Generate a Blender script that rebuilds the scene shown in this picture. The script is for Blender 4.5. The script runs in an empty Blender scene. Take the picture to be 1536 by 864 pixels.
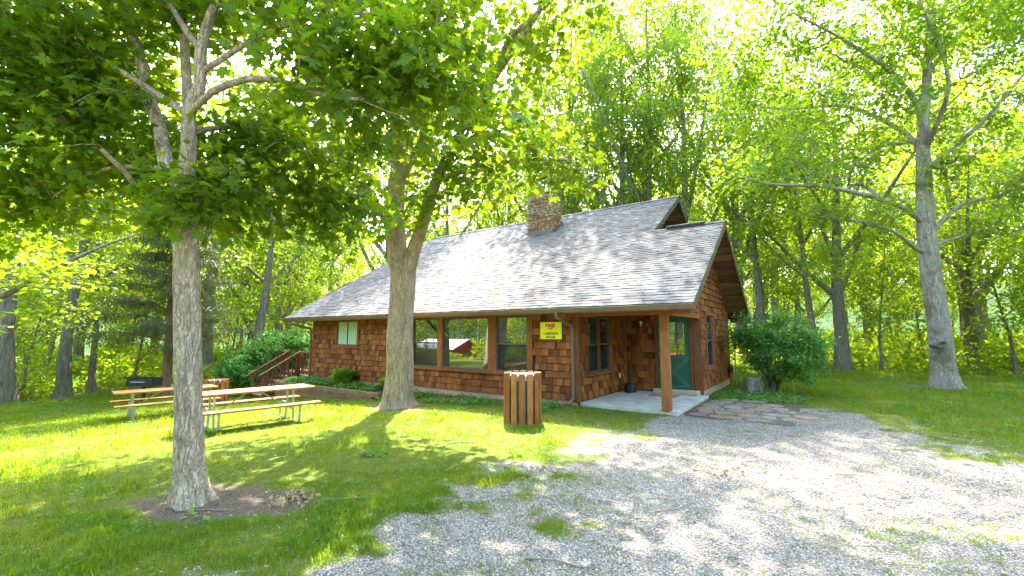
import bpy, math, random, colorsys
import numpy as np
from mathutils import Vector, Matrix
sc = bpy.context.scene
COL = sc.collection
R = math.radians

# ---------------------------------------------------------------- camera
cam_d = bpy.data.cameras.new('camera'); cam = bpy.data.objects.new('camera', cam_d); COL.objects.link(cam)
cam.location = (5.033, -10.069, 1.726)
cam.rotation_euler = (R(90 + 5.922), 0, R(34.974))
cam_d.sensor_width = 36.0; cam_d.lens = 661.484 / 1536 * 36
cam_d.clip_start = 0.05; cam_d.clip_end = 2000
sc.camera = cam
# ---------------------------------------------------------------- light
SUN_AZ, SUN_EL = R(-36.5), R(52.0)          # azimuth from +Y towards +X
world = bpy.data.worlds.new('World'); sc.world = world; world.use_nodes = True
wn = world.node_tree; bg = wn.nodes['Background']
sky = wn.nodes.new('ShaderNodeTexSky'); sky.sky_type = 'NISHITA'; sky.sun_disc = False
sky.sun_elevation = SUN_EL; sky.sun_rotation = SUN_AZ; sky.air_density = 1.0; sky.dust_density = 2.5; sky.ozone_density = 1.0
wn.links.new(sky.outputs[0], bg.inputs[0]); bg.inputs[1].default_value = 0.15
sun_d = bpy.data.lights.new('sun', 'SUN'); sun_d.energy = 2.0; sun_d.angle = R(0.53); sun_d.color = (1, .95, .86)
sun = bpy.data.objects.new('sun', sun_d); COL.objects.link(sun)
sdir = Vector((math.sin(SUN_AZ) * math.cos(SUN_EL), math.cos(SUN_AZ) * math.cos(SUN_EL), math.sin(SUN_EL)))
sun.rotation_euler = sdir.to_track_quat('Z', 'Y').to_euler(); sun.location = (0, 0, 40)
sc.view_settings.view_transform = 'Standard'; sc.view_settings.look = 'None'
sc.view_settings.exposure = 3.72; sc.view_settings.gamma = 1.0
cy = sc.cycles
cy.max_bounces = 10; cy.transparent_max_bounces = 8; cy.diffuse_bounces = 5; cy.transmission_bounces = 8
cy.glossy_bounces = 3; cy.caustics_reflective = False; cy.caustics_refractive = False
cy.use_denoising = True; cy.sample_clamp_indirect = 8.0
CAM = np.array(cam.location); 
def _axes():
    y, p = R(34.974), R(5.922)
    fw = np.array([-math.sin(y) * math.cos(p), math.cos(y) * math.cos(p), math.sin(p)]); rt = np.array([math.cos(y), math.sin(y), 0])
    return fw, rt, np.cross(rt, fw)
FW, RT, UP = _axes()
def view(P):
    """normalised picture coordinates and depth of world points (only used to decide which pieces show largest)"""
    d = np.atleast_2d(P) - CAM; z = d @ FW; zz = np.where(z > .1, z, 1e9)
    return .5 + .4306 * (d @ RT) / zz, .5 - .4306 * 16 / 9 * (d @ UP) / zz, z

# ---------------------------------------------------------------- node helpers
class NT:
    def __init__(s, name):
        s.m = bpy.data.materials.new(name); s.m.use_nodes = True; s.t = s.m.node_tree; s.n = s.t.nodes
        s.b = s.n['Principled BSDF']; s.out = s.n['Material Output']
    def new(s, t): return s.n.new('ShaderNode' + t)
    def lk(s, a, b): s.t.links.new(a, b)
    def put(s, sock, v):
        if hasattr(v, 'is_output'): s.lk(v, sock)
        elif isinstance(v, (tuple, list)) and sock.type == 'RGBA': sock.default_value = (*v[:3], 1)
        else: sock.default_value = v
    def pos(s): return s.new('NewGeometry').outputs['Position']
    def objc(s): return s.new('TexCoord').outputs['Object']
    def mapping(s, v, scale): 
        n = s.new('Mapping'); s.lk(v, n.inputs['Vector']); n.inputs['Scale'].default_value = scale; return n.outputs[0]
    def noise(s, v, scale=5, detail=4, rough=.6, dist=0):
        n = s.new('TexNoise'); s.lk(v, n.inputs['Vector']); n.inputs['Scale'].default_value = scale; n.inputs['Detail'].default_value = detail
        n.inputs['Roughness'].default_value = rough; n.inputs['Distortion'].default_value = dist; return n.outputs['Fac']
    def vor(s, v, scale=5, out='Distance', feature='F1'):
        n = s.new('TexVoronoi'); n.feature = feature; s.lk(v, n.inputs['Vector']); n.inputs['Scale'].default_value = scale; return n.outputs[out]
    def ramp(s, f, stops, interp='LINEAR'):
        n = s.new('ValToRGB'); s.put(n.inputs[0], f); r = n.color_ramp; r.interpolation = interp
        while len(r.elements) < len(stops): r.elements.new(1)
        for e, (p, c) in zip(r.elements, stops):
            e.position = p; e.color = (*(c if isinstance(c, (tuple, list)) else (c, c, c)), 1)
        return n.outputs[0]
    def math(s, op, a, b=0.0, clamp=False):
        n = s.new('Math'); n.operation = op; n.use_clamp = clamp; s.put(n.inputs[0], a); s.put(n.inputs[1], b); return n.outputs[0]
    def mix(s, f, a, b, mode='MIX'):
        n = s.new('Mix'); n.data_type = 'RGBA'; n.blend_type = mode; s.put(n.inputs[0], f); s.put(n.inputs[6], a); s.put(n.inputs[7], b); return n.outputs[2]
    def bump(s, hgt, strength=.5, dist=.01):
        n = s.new('Bump'); n.inputs['Strength'].default_value = strength; n.inputs['Distance'].default_value = dist; s.lk(hgt, n.inputs['Height']); return n.outputs[0]
    def rnd(s):
        a = s.new('ObjectInfo').outputs['Random']; b = s.new('NewGeometry').outputs['Random Per Island']
        return s.math('FRACT', s.math('ADD', a, b))
    def attr(s, name):
        n = s.new('Attribute'); n.attribute_name = name; return n.outputs['Fac']
    def set(s, color=None, rough=None, normal=None, metal=None, spec=None):
        if color is not None: s.put(s.b.inputs['Base Color'], color)
        if rough is not None: s.put(s.b.inputs['Roughness'], rough)
        if normal is not None: s.lk(normal, s.b.inputs['Normal'])
        if metal is not None: s.put(s.b.inputs['Metallic'], metal)
        if spec is not None: s.put(s.b.inputs['Specular IOR Level'], spec)
        return s.m

def flat(name, c, rough=.6, var=.12, metal=0, scale=6, bump=.1):
    n = NT(name); f = n.noise(n.objc(), scale, 5)
    return n.set(n.mix(1, c, n.ramp(f, [(.25, 1 - var), (.75, 1 + var * .6)]), 'MULTIPLY'), rough, n.bump(f, bump, .004), metal)

def wood(name, cols, grain_axis='z', rough=.75, dark=.45, spec=.3):
    n = NT(name); p = n.pos(); sc_ = {'z': (60, 60, 3.5), 'x': (3.5, 60, 60), 'y': (60, 3.5, 60)}[grain_axis]
    g = n.noise(n.mapping(p, sc_), 1, 5, .65, .4); w = n.noise(p, 2.2, 3)
    c = n.ramp(n.rnd(), [(i / max(1, len(cols) - 1), k) for i, k in enumerate(cols)])
    c = n.mix(1, c, n.ramp(g, [(.3, dark), (.55, 1.0), (.8, 1.15)]), 'MULTIPLY')
    c = n.mix(1, c, n.ramp(w, [(.3, .75), (.7, 1.15)]), 'MULTIPLY')
    return n.set(c, rough, n.bump(g, .35, .004), spec=spec)

def leafmat(name, cols, trans, tfac=.5, rough=.5):
    n = NT(name); f = n.math('ADD', n.math('MULTIPLY', n.rnd(), .6), n.math('MULTIPLY', n.ramp(n.noise(n.pos(), .9, 3, .6), [(.33, 0), (.67, 1)]), .4))
    cols = sorted(cols, key=lambda k: k[0]); c = n.ramp(f, [(i / (len(cols) - 1), k) for i, k in enumerate(cols)])
    d = n.set(c, rough, spec=.35)
    t = n.new('BsdfTranslucent'); n.lk(n.mix(1, c, trans, 'MULTIPLY'), t.inputs[0])
    m = n.new('MixShader'); m.inputs[0].default_value = tfac; n.lk(n.b.outputs[0], m.inputs[1]); n.lk(t.outputs[0], m.inputs[2]); n.lk(m.outputs[0], n.out.inputs[0])
    return d

def bark(name, light, mid, dark, sc_=1.0, moss=None, plates=False):
    n = NT(name); p = n.objc()
    v = n.mapping(p, (14 * sc_, 14 * sc_, 2.6 * sc_)); a = n.noise(v, 1, 6, .6, .8)
    f = n.math('ABSOLUTE', n.math('SUBTRACT', n.noise(n.mapping(p, (26 * sc_, 26 * sc_, 5.5 * sc_)), 1, 3, .55, 1.2), .5)); f = n.math('MULTIPLY', f, 6, True)
    b = n.noise(p, 30 * sc_, 4); big = n.noise(p, 1.6, 3)
    c = n.ramp(a, [(.26, dark), (.4, mid), (.58, light)])
    c = n.mix(1, c, n.ramp(f, [(0, .6), (.25, 1)]), 'MULTIPLY')
    c = n.mix(1, c, n.ramp(b, [(.3, .78), (.7, 1.18)]), 'MULTIPLY')
    if moss: c = n.mix(n.ramp(big, [(.5, 0), (.64, .7)]), c, moss)
    hgt = n.math('ADD', n.math('MULTIPLY', a, .6), n.math('MULTIPLY', n.ramp(f, [(0, 0), (.5, 1)]), .5))
    return n.set(c, .92, n.bump(hgt, .9, .03), spec=.15)

MT = {}
MT['shingle'] = wood('cedar_shingle', [(.22, .06, .017), (.34, .1, .026), (.085, .03, .014), (.41, .135, .038), (.27, .076, .021), (.44, .165, .052), (.13, .042, .017), (.31, .088, .023)], 'z')
MT['trim'] = wood('stained_trim', [(.3, .095, .028), (.36, .12, .036)], 'z')
MT['trimx'] = wood('stained_trim_long', [(.3, .095, .028), (.34, .11, .034)], 'x')
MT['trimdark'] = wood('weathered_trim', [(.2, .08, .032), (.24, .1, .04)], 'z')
MT['post'] = wood('post_wood', [(.33, .125, .04), (.36, .14, .046)], 'z')
MT['soffit'] = wood('soffit_wood', [(.26, .14, .08), (.33, .18, .1), (.2, .1, .055), (.16, .08, .045)], 'x')
MT['fascia'] = flat('gutter_brown', (.2, .12, .075), .45, .2)
MT['verge'] = wood('verge_olive', [(.13, .115, .06), (.16, .14, .075)], 'y')
MT['drip'] = flat('green_drip_edge', (.05, .14, .09), .5)
MT['metaldark'] = flat('dark_metal', (.05, .045, .045), .5, .3)
MT['down'] = flat('downspout_brown', (.17, .11, .085), .45, .2)
MT['found'] = flat('foundation', (.52, .36, .28), .9, .35, 0, 9, .5)
MT['concrete'] = flat('concrete', (.5, .47, .42), .9, .42, 0, 2.2, .3)
MT['step'] = flat('tan_step', (.5, .42, .3), .9, .25, 0, 8, .3)
MT['door'] = flat('door_green', (.012, .105, .07), .4, .15)
MT['doorx'] = flat('door_green_light', (.03, .15, .1), .4, .15)
MT['white'] = flat('white_paint', (.75, .75, .72), .5, .1)
MT['black'] = flat('black_plastic', (.018, .018, .02), .5, .2)
MT['grilliron'] = flat('grill_iron', (.025, .027, .03), .55, .4)
MT['galv'] = flat('galvanised_pipe', (.55, .58, .6), .42, .15, .55)
MT['galvrim'] = flat('perforated_rim', (.55, .56, .57), .45, .3, .4, 40)
MT['blue'] = flat('blue_bin_liner', (.03, .12, .26), .5, .2)
MT['table'] = wood('table_pine', [(.38, .165, .05), (.46, .21, .065), (.42, .185, .058)], 'y')
MT['slat'] = wood('slat_wood', [(.46, .18, .045), (.33, .12, .035), (.5, .21, .055), (.38, .15, .045), (.26, .09, .03)], 'z')
MT['deck'] = wood('deck_redwood', [(.2, .075, .04), (.24, .095, .05), (.17, .062, .034)], 'z')
MT['deckb'] = wood('deck_board', [(.4, .3, .24), (.36, .26, .2)], 'y')
MT['timber'] = wood('landscape_timber', [(.3, .17, .1), (.25, .14, .085)], 'x')
MT['yellow'] = flat('sign_yellow', (.95, .83, .0), .4, .03, 0, 4, 0)
MT['signred'] = flat('sign_red', (.65, .02, .03), .4, .03)
MT['signblk'] = flat('sign_black', (.02, .02, .02), .4, .03)
MT['signblu'] = flat('sign_blue', (.1, .2, .35), .4, .3)
MT['brass'] = flat('lamp_glass', (.45, .33, .12), .25, .1, .5)
MT['stump'] = flat('stump_wood', (.3, .25, .2), .9, .4, 0, 14, .6)
MT['rust'] = flat('flashing', (.14, .1, .095), .5, .3, .3)
MT['deadleaf'] = flat('dead_leaf', (.42, .3, .16), .9, .3, 0, 30, .2)
MT['twig'] = flat('twig_bark', (.26, .21, .17), .9, .4, 0, 30, .4)
MT['orange'] = flat('orange_plastic', (.7, .16, .03), .5)
MT['backing'] = flat('backing_board', (.035, .018, .01), .9, .2)  # near-black colour, so the gaps between shingle rows read as shadow lines
MT['barn'] = flat('barn_red', (.42, .04, .03), .7, .2, 0, 3)
MT['barnroof'] = flat('barn_roof', (.7, .74, .78), .4, .05, 0, 3)
MT['soil'] = flat('bed_soil', (.1, .075, .055), .95, .5, 0, 20, .8)
MT['curtain'] = flat('curtain', (.5, .62, .58), .8, .15, 0, 8)
def roofmat():
    n = NT('asphalt_shingle'); p = n.pos()
    c = n.ramp(n.rnd(), [(0, (.13, .125, .124)), (.18, (.16, .153, .15)), (.34, (.095, .091, .093)), (.46, (.155, .13, .12)), (.58, (.135, .137, .138)), (.68, (.175, .167, .163)), (.8, (.135, .119, .113)), (.92, (.11, .109, .112)), (1, (.165, .147, .139))], 'CONSTANT')
    g = n.noise(p, 220, 2); w = n.noise(p, .9, 4)
    c = n.mix(1, c, n.ramp(g, [(.3, .72), (.7, 1.3)]), 'MULTIPLY'); c = n.mix(1, c, n.ramp(w, [(.3, .88), (.7, 1.1)]), 'MULTIPLY')
    return n.set(c, .9, n.bump(g, .4, .004), spec=.2)
MT['roof'] = roofmat()
def stonemat():
    n = NT('field_stone'); p = n.pos(); g = n.noise(p, 28, 5, .7)
    c = n.ramp(n.rnd(), [(0, (.33, .19, .08)), (.25, (.2, .115, .055)), (.45, (.4, .27, .13)), (.62, (.36, .31, .25)), (.78, (.27, .12, .05)), (1, (.42, .28, .12))])
    return n.set(n.mix(1, c, n.ramp(g, [(.25, .4), (.5, .95), (.75, 1.3)]), 'MULTIPLY'), .9, n.bump(g, .7, .02))
MT['stone'] = stonemat()
MT['mortar'] = flat('mortar', (.16, .12, .08), .95, .4, 0, 20, .5)
def flagmat():
    n = NT('flagstone'); p = n.pos(); g = n.noise(p, 14, 6, .7)
    c = n.ramp(n.rnd(), [(0, (.27, .165, .12)), (.35, (.33, .23, .17)), (.6, (.28, .24, .2)), (.8, (.23, .15, .12)), (1, (.36, .28, .2))])
    return n.set(n.mix(1, c, n.ramp(g, [(.3, .65), (.7, 1.2)]), 'MULTIPLY'), .9, n.bump(g, .5, .01))
MT['flag'] = flagmat()
def glassmat():
    n = NT('window_glass'); n.set((.012, .014, .013), .015); n.b.inputs['IOR'].default_value = 2.9
    return n.m
MT['glass'] = glassmat()
def screenmat():
    n = NT('insect_screen'); n.set((.03, .032, .032), .7)
    t = n.new('BsdfTransparent'); m = n.new('MixShader'); m.inputs[0].default_value = .32
    n.lk(t.outputs[0], m.inputs[1]); n.lk(n.b.outputs[0], m.inputs[2]); n.lk(m.outputs[0], n.out.inputs[0]); return n.m
MT['screen'] = screenmat()
MT['frameg'] = flat('window_frame_grey', (.12, .1, .09), .5)
MT['barkm'] = bark('maple_bark', (.64, .5, .385), (.5, .385, .29), (.22, .155, .11), 1.0)
MT['barkm2'] = bark('old_maple_bark', (.54, .41, .29), (.41, .3, .21), (.15, .105, .07), .85)
MT['barko'] = bark('oak_bark', (.5, .44, .38), (.37, .32, .275), (.17, .14, .115), .8, (.2, .15, .1))
MT['barkw'] = bark('woodland_bark', (.3, .26, .22), (.2, .17, .14), (.08, .065, .055), .8)
MT['barkc'] = bark('cedar_bark', (.36, .23, .16), (.28, .17, .12), (.12, .07, .05), 1.0)
TR = (1.9, 2.1, .75)
MT['leafm'] = leafmat('maple_leaf', [(.07, .15, .012), (.1, .18, .012), (.13, .21, .014), (.08, .165, .02), (.17, .23, .012)], (2.6, 2.15, .5), .55)
MT['leafm2'] = leafmat('maple_leaf_mid', [(.085, .16, .014), (.12, .2, .014), (.16, .225, .012), (.1, .17, .02)], (2.6, 2.15, .5), .55)
MT['leafo'] = leafmat('oak_leaf', [(.12, .2, .04), (.18, .26, .03), (.2, .29, .025), (.1, .2, .06), (.24, .29, .02)], (1.75, 1.75, .45), .58)
MT['leafw'] = leafmat('woodland_leaf', [(.12, .23, .045), (.19, .3, .035), (.25, .33, .03), (.14, .24, .05), (.27, .33, .03)], (2.2, 1.85, .4), .6)
MT['leafc'] = leafmat('cedar_needles', [(.09, .12, .045), (.13, .14, .06), (.16, .15, .07), (.08, .12, .05)], (1.3, 1.3, .6), .35)
MT['leafs'] = leafmat('shrub_leaf', [(.1, .24, .055), (.14, .29, .055), (.19, .33, .055), (.11, .25, .07)], (1.5, 1.6, .6), .4)
MT['leafh'] = leafmat('hosta_leaf', [(.2, .36, .03), (.26, .42, .03), (.16, .32, .04)], (1.3, 1.3, .5), .4)
MT['grass'] = leafmat('grass_blade', [(.068, .15, .014), (.095, .19, .016), (.125, .215, .02), (.17, .23, .025), (.08, .175, .014), (.3, .27, .07)], (3.0, 2.25, .3), .5)
def pebblemat():
    n = NT('limestone_pebble'); p = n.pos()
    c = n.ramp(n.rnd(), [(0, (.35, .315, .27)), (.3, (.45, .41, .355)), (.5, (.2, .175, .15)), (.7, (.54, .492, .43)), (.86, (.38, .3, .23)), (.95, (.19, .13, .09)), (1, (.47, .4, .33))])
    g = n.noise(p, 90, 3); return n.set(n.mix(1, c, n.ramp(g, [(.3, .75), (.7, 1.15)]), 'MULTIPLY'), .9, spec=.2)
MT['pebble'] = pebblemat()
def groundmat():
    n = NT('ground'); p = n.pos(); gr = n.attr('gravel'); di = n.attr('dirt')
    fine = n.noise(p, 60, 4); mid = n.noise(p, 7, 5, .65); big = n.noise(p, .5, 4)
    grass = n.mix(n.ramp(mid, [(.3, 0), (.7, 1)]), (.075, .115, .012), (.15, .17, .025))
    grass = n.mix(n.ramp(n.noise(p, 22, 4), [(.58, 0), (.72, .7)]), grass, (.2, .16, .08))
    dirt = n.mix(n.ramp(fine, [(.35, 0), (.65, 1)]), (.085, .06, .045), (.22, .165, .125))
    cell = n.vor(p, 55, 'Color'); cd = n.vor(p, 55, 'Distance')
    g1 = n.ramp(n.new('SeparateColor').outputs[0], [(0, 0), (1, 1)])
    s = n.new('SeparateColor'); n.lk(cell, s.inputs[0])
    grav = n.ramp(s.outputs[0], [(0, (.15, .125, .105)), (.25, (.34, .31, .275)), (.55, (.27, .24, .21)), (.8, (.43, .395, .355)), (.95, (.17, .12, .08)), (1, (.22, .16, .11))])
    grav = n.mix(1, grav, n.ramp(cd, [(.2, 1.1), (.75, .5)]), 'MULTIPLY')
    grav = n.mix(n.ramp(mid, [(.5, 0), (.68, .75)]), grav, (.15, .115, .085))
    mg = n.ramp(n.math('ADD', gr, n.math('MULTIPLY', n.math('ADD', n.math('SUBTRACT', mid, .5), n.math('MULTIPLY', n.math('SUBTRACT', fine, .5), .8)), .75)), [(.34, 0), (.66, 1)])
    c = n.mix(n.ramp(n.math('ADD', di, n.math('MULTIPLY', n.math('ADD', n.math('SUBTRACT', mid, .5), n.math('MULTIPLY', n.math('SUBTRACT', fine, .5), .8)), .9)), [(.34, 0), (.68, 1)]), grass, dirt)
    c = n.mix(mg, c, grav)
    return n.set(c, .95, n.bump(n.math('ADD', fine, n.math('MULTIPLY', cd, -.8)), .8, .02), spec=.12)
MT['ground'] = groundmat()

# ---------------------------------------------------------------- object helpers
class MB:
    """collects simple shapes into one mesh"""
    def __init__(s): s.v = []; s.f = []
    def add(s, vs, fs):
        k = len(s.v); s.v += [tuple(map(float, p)) for p in vs]; s.f += [tuple(i + k for i in f) for f in fs]; return s
    def box(s, x0, x1, y0, y1, z0, z1, b=0.0):
        if b <= 0:
            return s.add([(x0, y0, z0), (x1, y0, z0), (x1, y1, z0), (x0, y1, z0), (x0, y0, z1), (x1, y0, z1), (x1, y1, z1), (x0, y1, z1)], BOXF)
        c, hx = np.array([(x0 + x1) / 2, (y0 + y1) / 2, (z0 + z1) / 2]), np.array([x1 - x0, y1 - y0, z1 - z0]) / 2
        b = min(b, *(hx * .45)); v = []
        for sx in (-1, 1):
            for sy in (-1, 1):
                for sz in (-1, 1):
                    for ax in range(3):
                        q = hx.copy()
                        for a in range(3):
                            if a != ax: q[a] -= b
                        v.append(c + q * (sx, sy, sz))
        k = lambda i, j, l, a: ((i * 2 + j) * 2 + l) * 3 + a
        f = []
        for i in (0, 1): f += [(k(i, 0, 0, 0), k(i, 1, 0, 0), k(i, 1, 1, 0), k(i, 0, 1, 0)), (k(0, i, 0, 1), k(1, i, 0, 1), k(1, i, 1, 1), k(0, i, 1, 1)), (k(0, 0, i, 2), k(1, 0, i, 2), k(1, 1, i, 2), k(0, 1, i, 2))]
        for i in (0, 1):
            for j in (0, 1):
                f += [(k(i, j, 0, 0), k(i, j, 1, 0), k(i, j, 1, 1), k(i, j, 0, 1)), (k(i, 0, j, 0), k(i, 1, j, 0), k(i, 1, j, 2), k(i, 0, j, 2)), (k(0, i, j, 1), k(1, i, j, 1), k(1, i, j, 2), k(0, i, j, 2))]
                for l in (0, 1): f.append((k(i, j, l, 0), k(i, j, l, 1), k(i, j, l, 2)))
        return s.add(v, f)
    def obox(s, o, ax, ay, az, lx, ly, lz):
        """oriented box centred on o"""
        o, ax, ay, az = map(np.array, (o, ax, ay, az)); v = []
        for z in (-.5, .5):
            for x, y in ((-.5, -.5), (.5, -.5), (.5, .5), (-.5, .5)): v.append(o + ax * lx * x + ay * ly * y + az * lz * z)
        return s.add(v, BOXF)
    def beam(s, a, b, w, t, up=(0, 0, 1)):
        a, b = np.array(a, float), np.array(b, float); d = b - a; L = np.linalg.norm(d); d /= L
        sd = np.cross(d, up); sd /= np.linalg.norm(sd); u = np.cross(sd, d)
        return s.obox((a + b) / 2, d, sd, u, L, w, t)
    def tube(s, pts, rad, n=8, cap=True):
        v, f = tube_arrays(pts, rad, n); k = len(v) // n
        if cap: f = f + [tuple(range(n - 1, -1, -1)), tuple(range((k - 1) * n, k * n))]
        return s.add(v, f)
    def prism(s, poly, d):
        n = len(poly); d = np.array(d); a = [np.array(p, float) for p in poly]
        return s.add(a + [p + d for p in a], [tuple(range(n - 1, -1, -1)), tuple(range(n, 2 * n))] + [(i, (i + 1) % n, n + (i + 1) % n, n + i) for i in range(n)])
    def lathe(s, c, prof, n=16):
        v, f = [], []
        for r, z in prof:
            for i in range(n): a = i * 2 * math.pi / n; v.append((c[0] + r * math.cos(a), c[1] + r * math.sin(a), c[2] + z))
        for j in range(len(prof) - 1):
            for i in range(n): f.append((j * n + i, j * n + (i + 1) % n, (j + 1) * n + (i + 1) % n, (j + 1) * n + i))
        return s.add(v, f + [tuple(range(n - 1, -1, -1)), tuple(range((len(prof) - 1) * n, len(prof) * n))])
    def mesh(s, name, smooth=False):
        m = bpy.data.meshes.new(name); m.from_pydata(s.v, [], s.f); m.update()
        if smooth: m.polygons.foreach_set('use_smooth', [True] * len(m.polygons))
        return m
BOXF = [(0, 3, 2, 1), (4, 5, 6, 7), (0, 1, 5, 4), (1, 2, 6, 5), (2, 3, 7, 6), (3, 0, 4, 7)]

def tube_arrays(pts, rad, n):
    P = [np.array(p, float) for p in pts]; v, f = [], []
    t = P[1] - P[0]; ref = np.array((1, 0, 0)) if abs(t[2]) > abs(t[0]) else np.array((0, 0, 1.)); u = np.cross(t, ref); u /= np.linalg.norm(u)
    for i, p in enumerate(P):
        t = P[min(i + 1, len(P) - 1)] - P[max(i - 1, 0)]; t = t / (np.linalg.norm(t) + 1e-9)
        u = u - t * (u @ t); u /= np.linalg.norm(u) + 1e-9; w = np.cross(t, u)
        for k in range(n):
            a = 2 * math.pi * k / n; v.append(p + rad[i] * (u * math.cos(a) + w * math.sin(a)))
        if i:
            b = (i - 1) * n
            for k in range(n): f.append((b + k, b + (k + 1) % n, b + n + (k + 1) % n, b + n + k))
    return v, f

def fastmesh(name, V, F, smooth=False):
    """mesh from an (n,3) array and an (m,k) array of faces with equal corner counts"""
    m = bpy.data.meshes.new(name); V = np.asarray(V, np.float32); F = np.asarray(F, np.int32)
    m.vertices.add(len(V)); m.vertices.foreach_set('co', V.ravel())
    m.loops.add(F.size); m.loops.foreach_set('vertex_index', F.ravel())
    m.polygons.add(len(F)); m.polygons.foreach_set('loop_start', np.arange(0, F.size, F.shape[1], dtype=np.int32))
    m.update(calc_edges=True); m.validate()
    if smooth: m.polygons.foreach_set('use_smooth', np.ones(len(F), bool))
    return m

def thing(name, label, cat, loc=(0, 0, 0), group=None, rz=0.0):
    o = bpy.data.objects.new(name, None); COL.objects.link(o); o.empty_display_size = .2
    o.location = loc; o.rotation_euler = (0, 0, rz); o['label'] = label; o['category'] = cat
    if group: o['group'] = group
    return o
def tag(o, label, cat, group=None, kind=None):
    o['label'] = label; o['category'] = cat
    if group: o['group'] = group
    if kind: o['kind'] = kind
    return o
def obj(name, mesh, mat, parent=None, world=True, kind=None, label=None, smooth=False, coll=None):
    """links a mesh (or MB) as one object; with world=True its vertices are world coordinates even under a moved Empty"""
    if isinstance(mesh, MB): mesh = mesh.mesh(name, smooth)
    if mat is not None and not mesh.materials: mesh.materials.append(MT[mat] if isinstance(mat, str) else mat)
    o = bpy.data.objects.new(name, mesh); (coll or COL).objects.link(o)
    if parent is not None:
        o.parent = parent
        if world and parent.type == 'EMPTY':
            o.matrix_parent_inverse = (Matrix.Translation(parent.location) @ Matrix.Rotation(parent.rotation_euler.z, 4, 'Z')).inverted()
    if kind: o['kind'] = kind
    if label: o['label'] = label
    return o
def copy_tree(o, parent=None, **props):
    c = o.copy(); COL.objects.link(c); c.parent = parent
    if parent is not None: c.matrix_parent_inverse = o.matrix_parent_inverse.copy()
    for k, v in props.items(): c[k] = v
    for ch in list(o.children): copy_tree(ch, c)
    return c

def scatter(name, pts, rot, scl, idx, protos, kind='stuff', label=None, cat=None):
    """ONE object that instances the prototype meshes on points (geometry nodes)"""
    n = len(pts); m = bpy.data.meshes.new(name); m.vertices.add(n); m.vertices.foreach_set('co', np.asarray(pts, np.float32).ravel())
    for nm, tp, arr in (('rot', 'FLOAT_VECTOR', rot), ('scl', 'FLOAT', scl), ('idx', 'INT', idx)):
        a = m.attributes.new(nm, tp, 'POINT'); arr = np.asarray(arr)
        a.data.foreach_set('vector' if tp == 'FLOAT_VECTOR' else 'value', arr.astype(np.int32 if tp == 'INT' else np.float32).ravel())
    c = bpy.data.collections.new(name + '_kinds')
    for k, (pm, mt) in enumerate(protos):
        if mt and not pm.materials: pm.materials.append(MT[mt])
        p = bpy.data.objects.new('%s_kind_%02d' % (name, k), pm); c.objects.link(p)
    g = bpy.data.node_groups.new(name + '_nodes', 'GeometryNodeTree')
    g.interface.new_socket('Geometry', in_out='INPUT', socket_type='NodeSocketGeometry'); g.interface.new_socket('Geometry', in_out='OUTPUT', socket_type='NodeSocketGeometry')
    N = g.nodes.new; gi, go = N('NodeGroupInput'), N('NodeGroupOutput'); ip = N('GeometryNodeInstanceOnPoints'); ci = N('GeometryNodeCollectionInfo')
    ci.inputs['Collection'].default_value = c; ci.inputs['Separate Children'].default_value = True; ci.inputs['Reset Children'].default_value = True
    ip.inputs['Pick Instance'].default_value = True
    def na(nm, tp):
        q = N('GeometryNodeInputNamedAttribute'); q.data_type = tp; q.inputs['Name'].default_value = nm; return q.outputs['Attribute']
    L = g.links.new; L(gi.outputs[0], ip.inputs['Points']); L(ci.outputs[0], ip.inputs['Instance']); L(na('idx', 'INT'), ip.inputs['Instance Index'])
    L(na('rot', 'FLOAT_VECTOR'), ip.inputs['Rotation']); L(na('scl', 'FLOAT'), ip.inputs['Scale']); L(ip.outputs[0], go.inputs[0])
    o = bpy.data.objects.new(name, m); COL.objects.link(o); md = o.modifiers.new('instances', 'NODES'); md.node_group = g; o['kind'] = kind
    if label: o['label'] = label
    if cat: o['category'] = cat
    return o

# smooth value noise for masks and relief
_rs = np.random.RandomState(7); _NT = _rs.rand(64, 64)
def vnoise(x, y, f=1.0):
    x = np.asarray(x) * f + 100.3; y = np.asarray(y) * f + 57.7; xi = np.floor(x).astype(int); yi = np.floor(y).astype(int); fx = x - xi; fy = y - yi
    fx = fx * fx * (3 - 2 * fx); fy = fy * fy * (3 - 2 * fy); g = lambda a, b: _NT[a % 64, b % 64]
    return (g(xi, yi) * (1 - fx) + g(xi + 1, yi) * fx) * (1 - fy) + (g(xi, yi + 1) * (1 - fx) + g(xi + 1, yi + 1) * fx) * fy
def fbm(x, y, f=1.0): return .55 * vnoise(x, y, f) + .28 * vnoise(x, y, f * 2.1) + .17 * vnoise(x, y, f * 4.3)
def sstep(a, b, x): t = np.clip((x - a) / (b - a), 0, 1); return t * t * (3 - 2 * t)
def hgt(x, y):
    x = np.asarray(x, float); y = np.asarray(y, float)
    s = -.06 - .075 * (np.sqrt(np.clip(-x - 1, 0, 14) ** 2 + 4) - 2) - .02 * np.clip(-x - 15, 0, 30)
    t = sstep(-1.3, 0, y) * (x > -6.6) * (x < 2.2); return np.where(t > 0, s * (1 - t) + np.maximum(s, -.12) * t, s)

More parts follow.
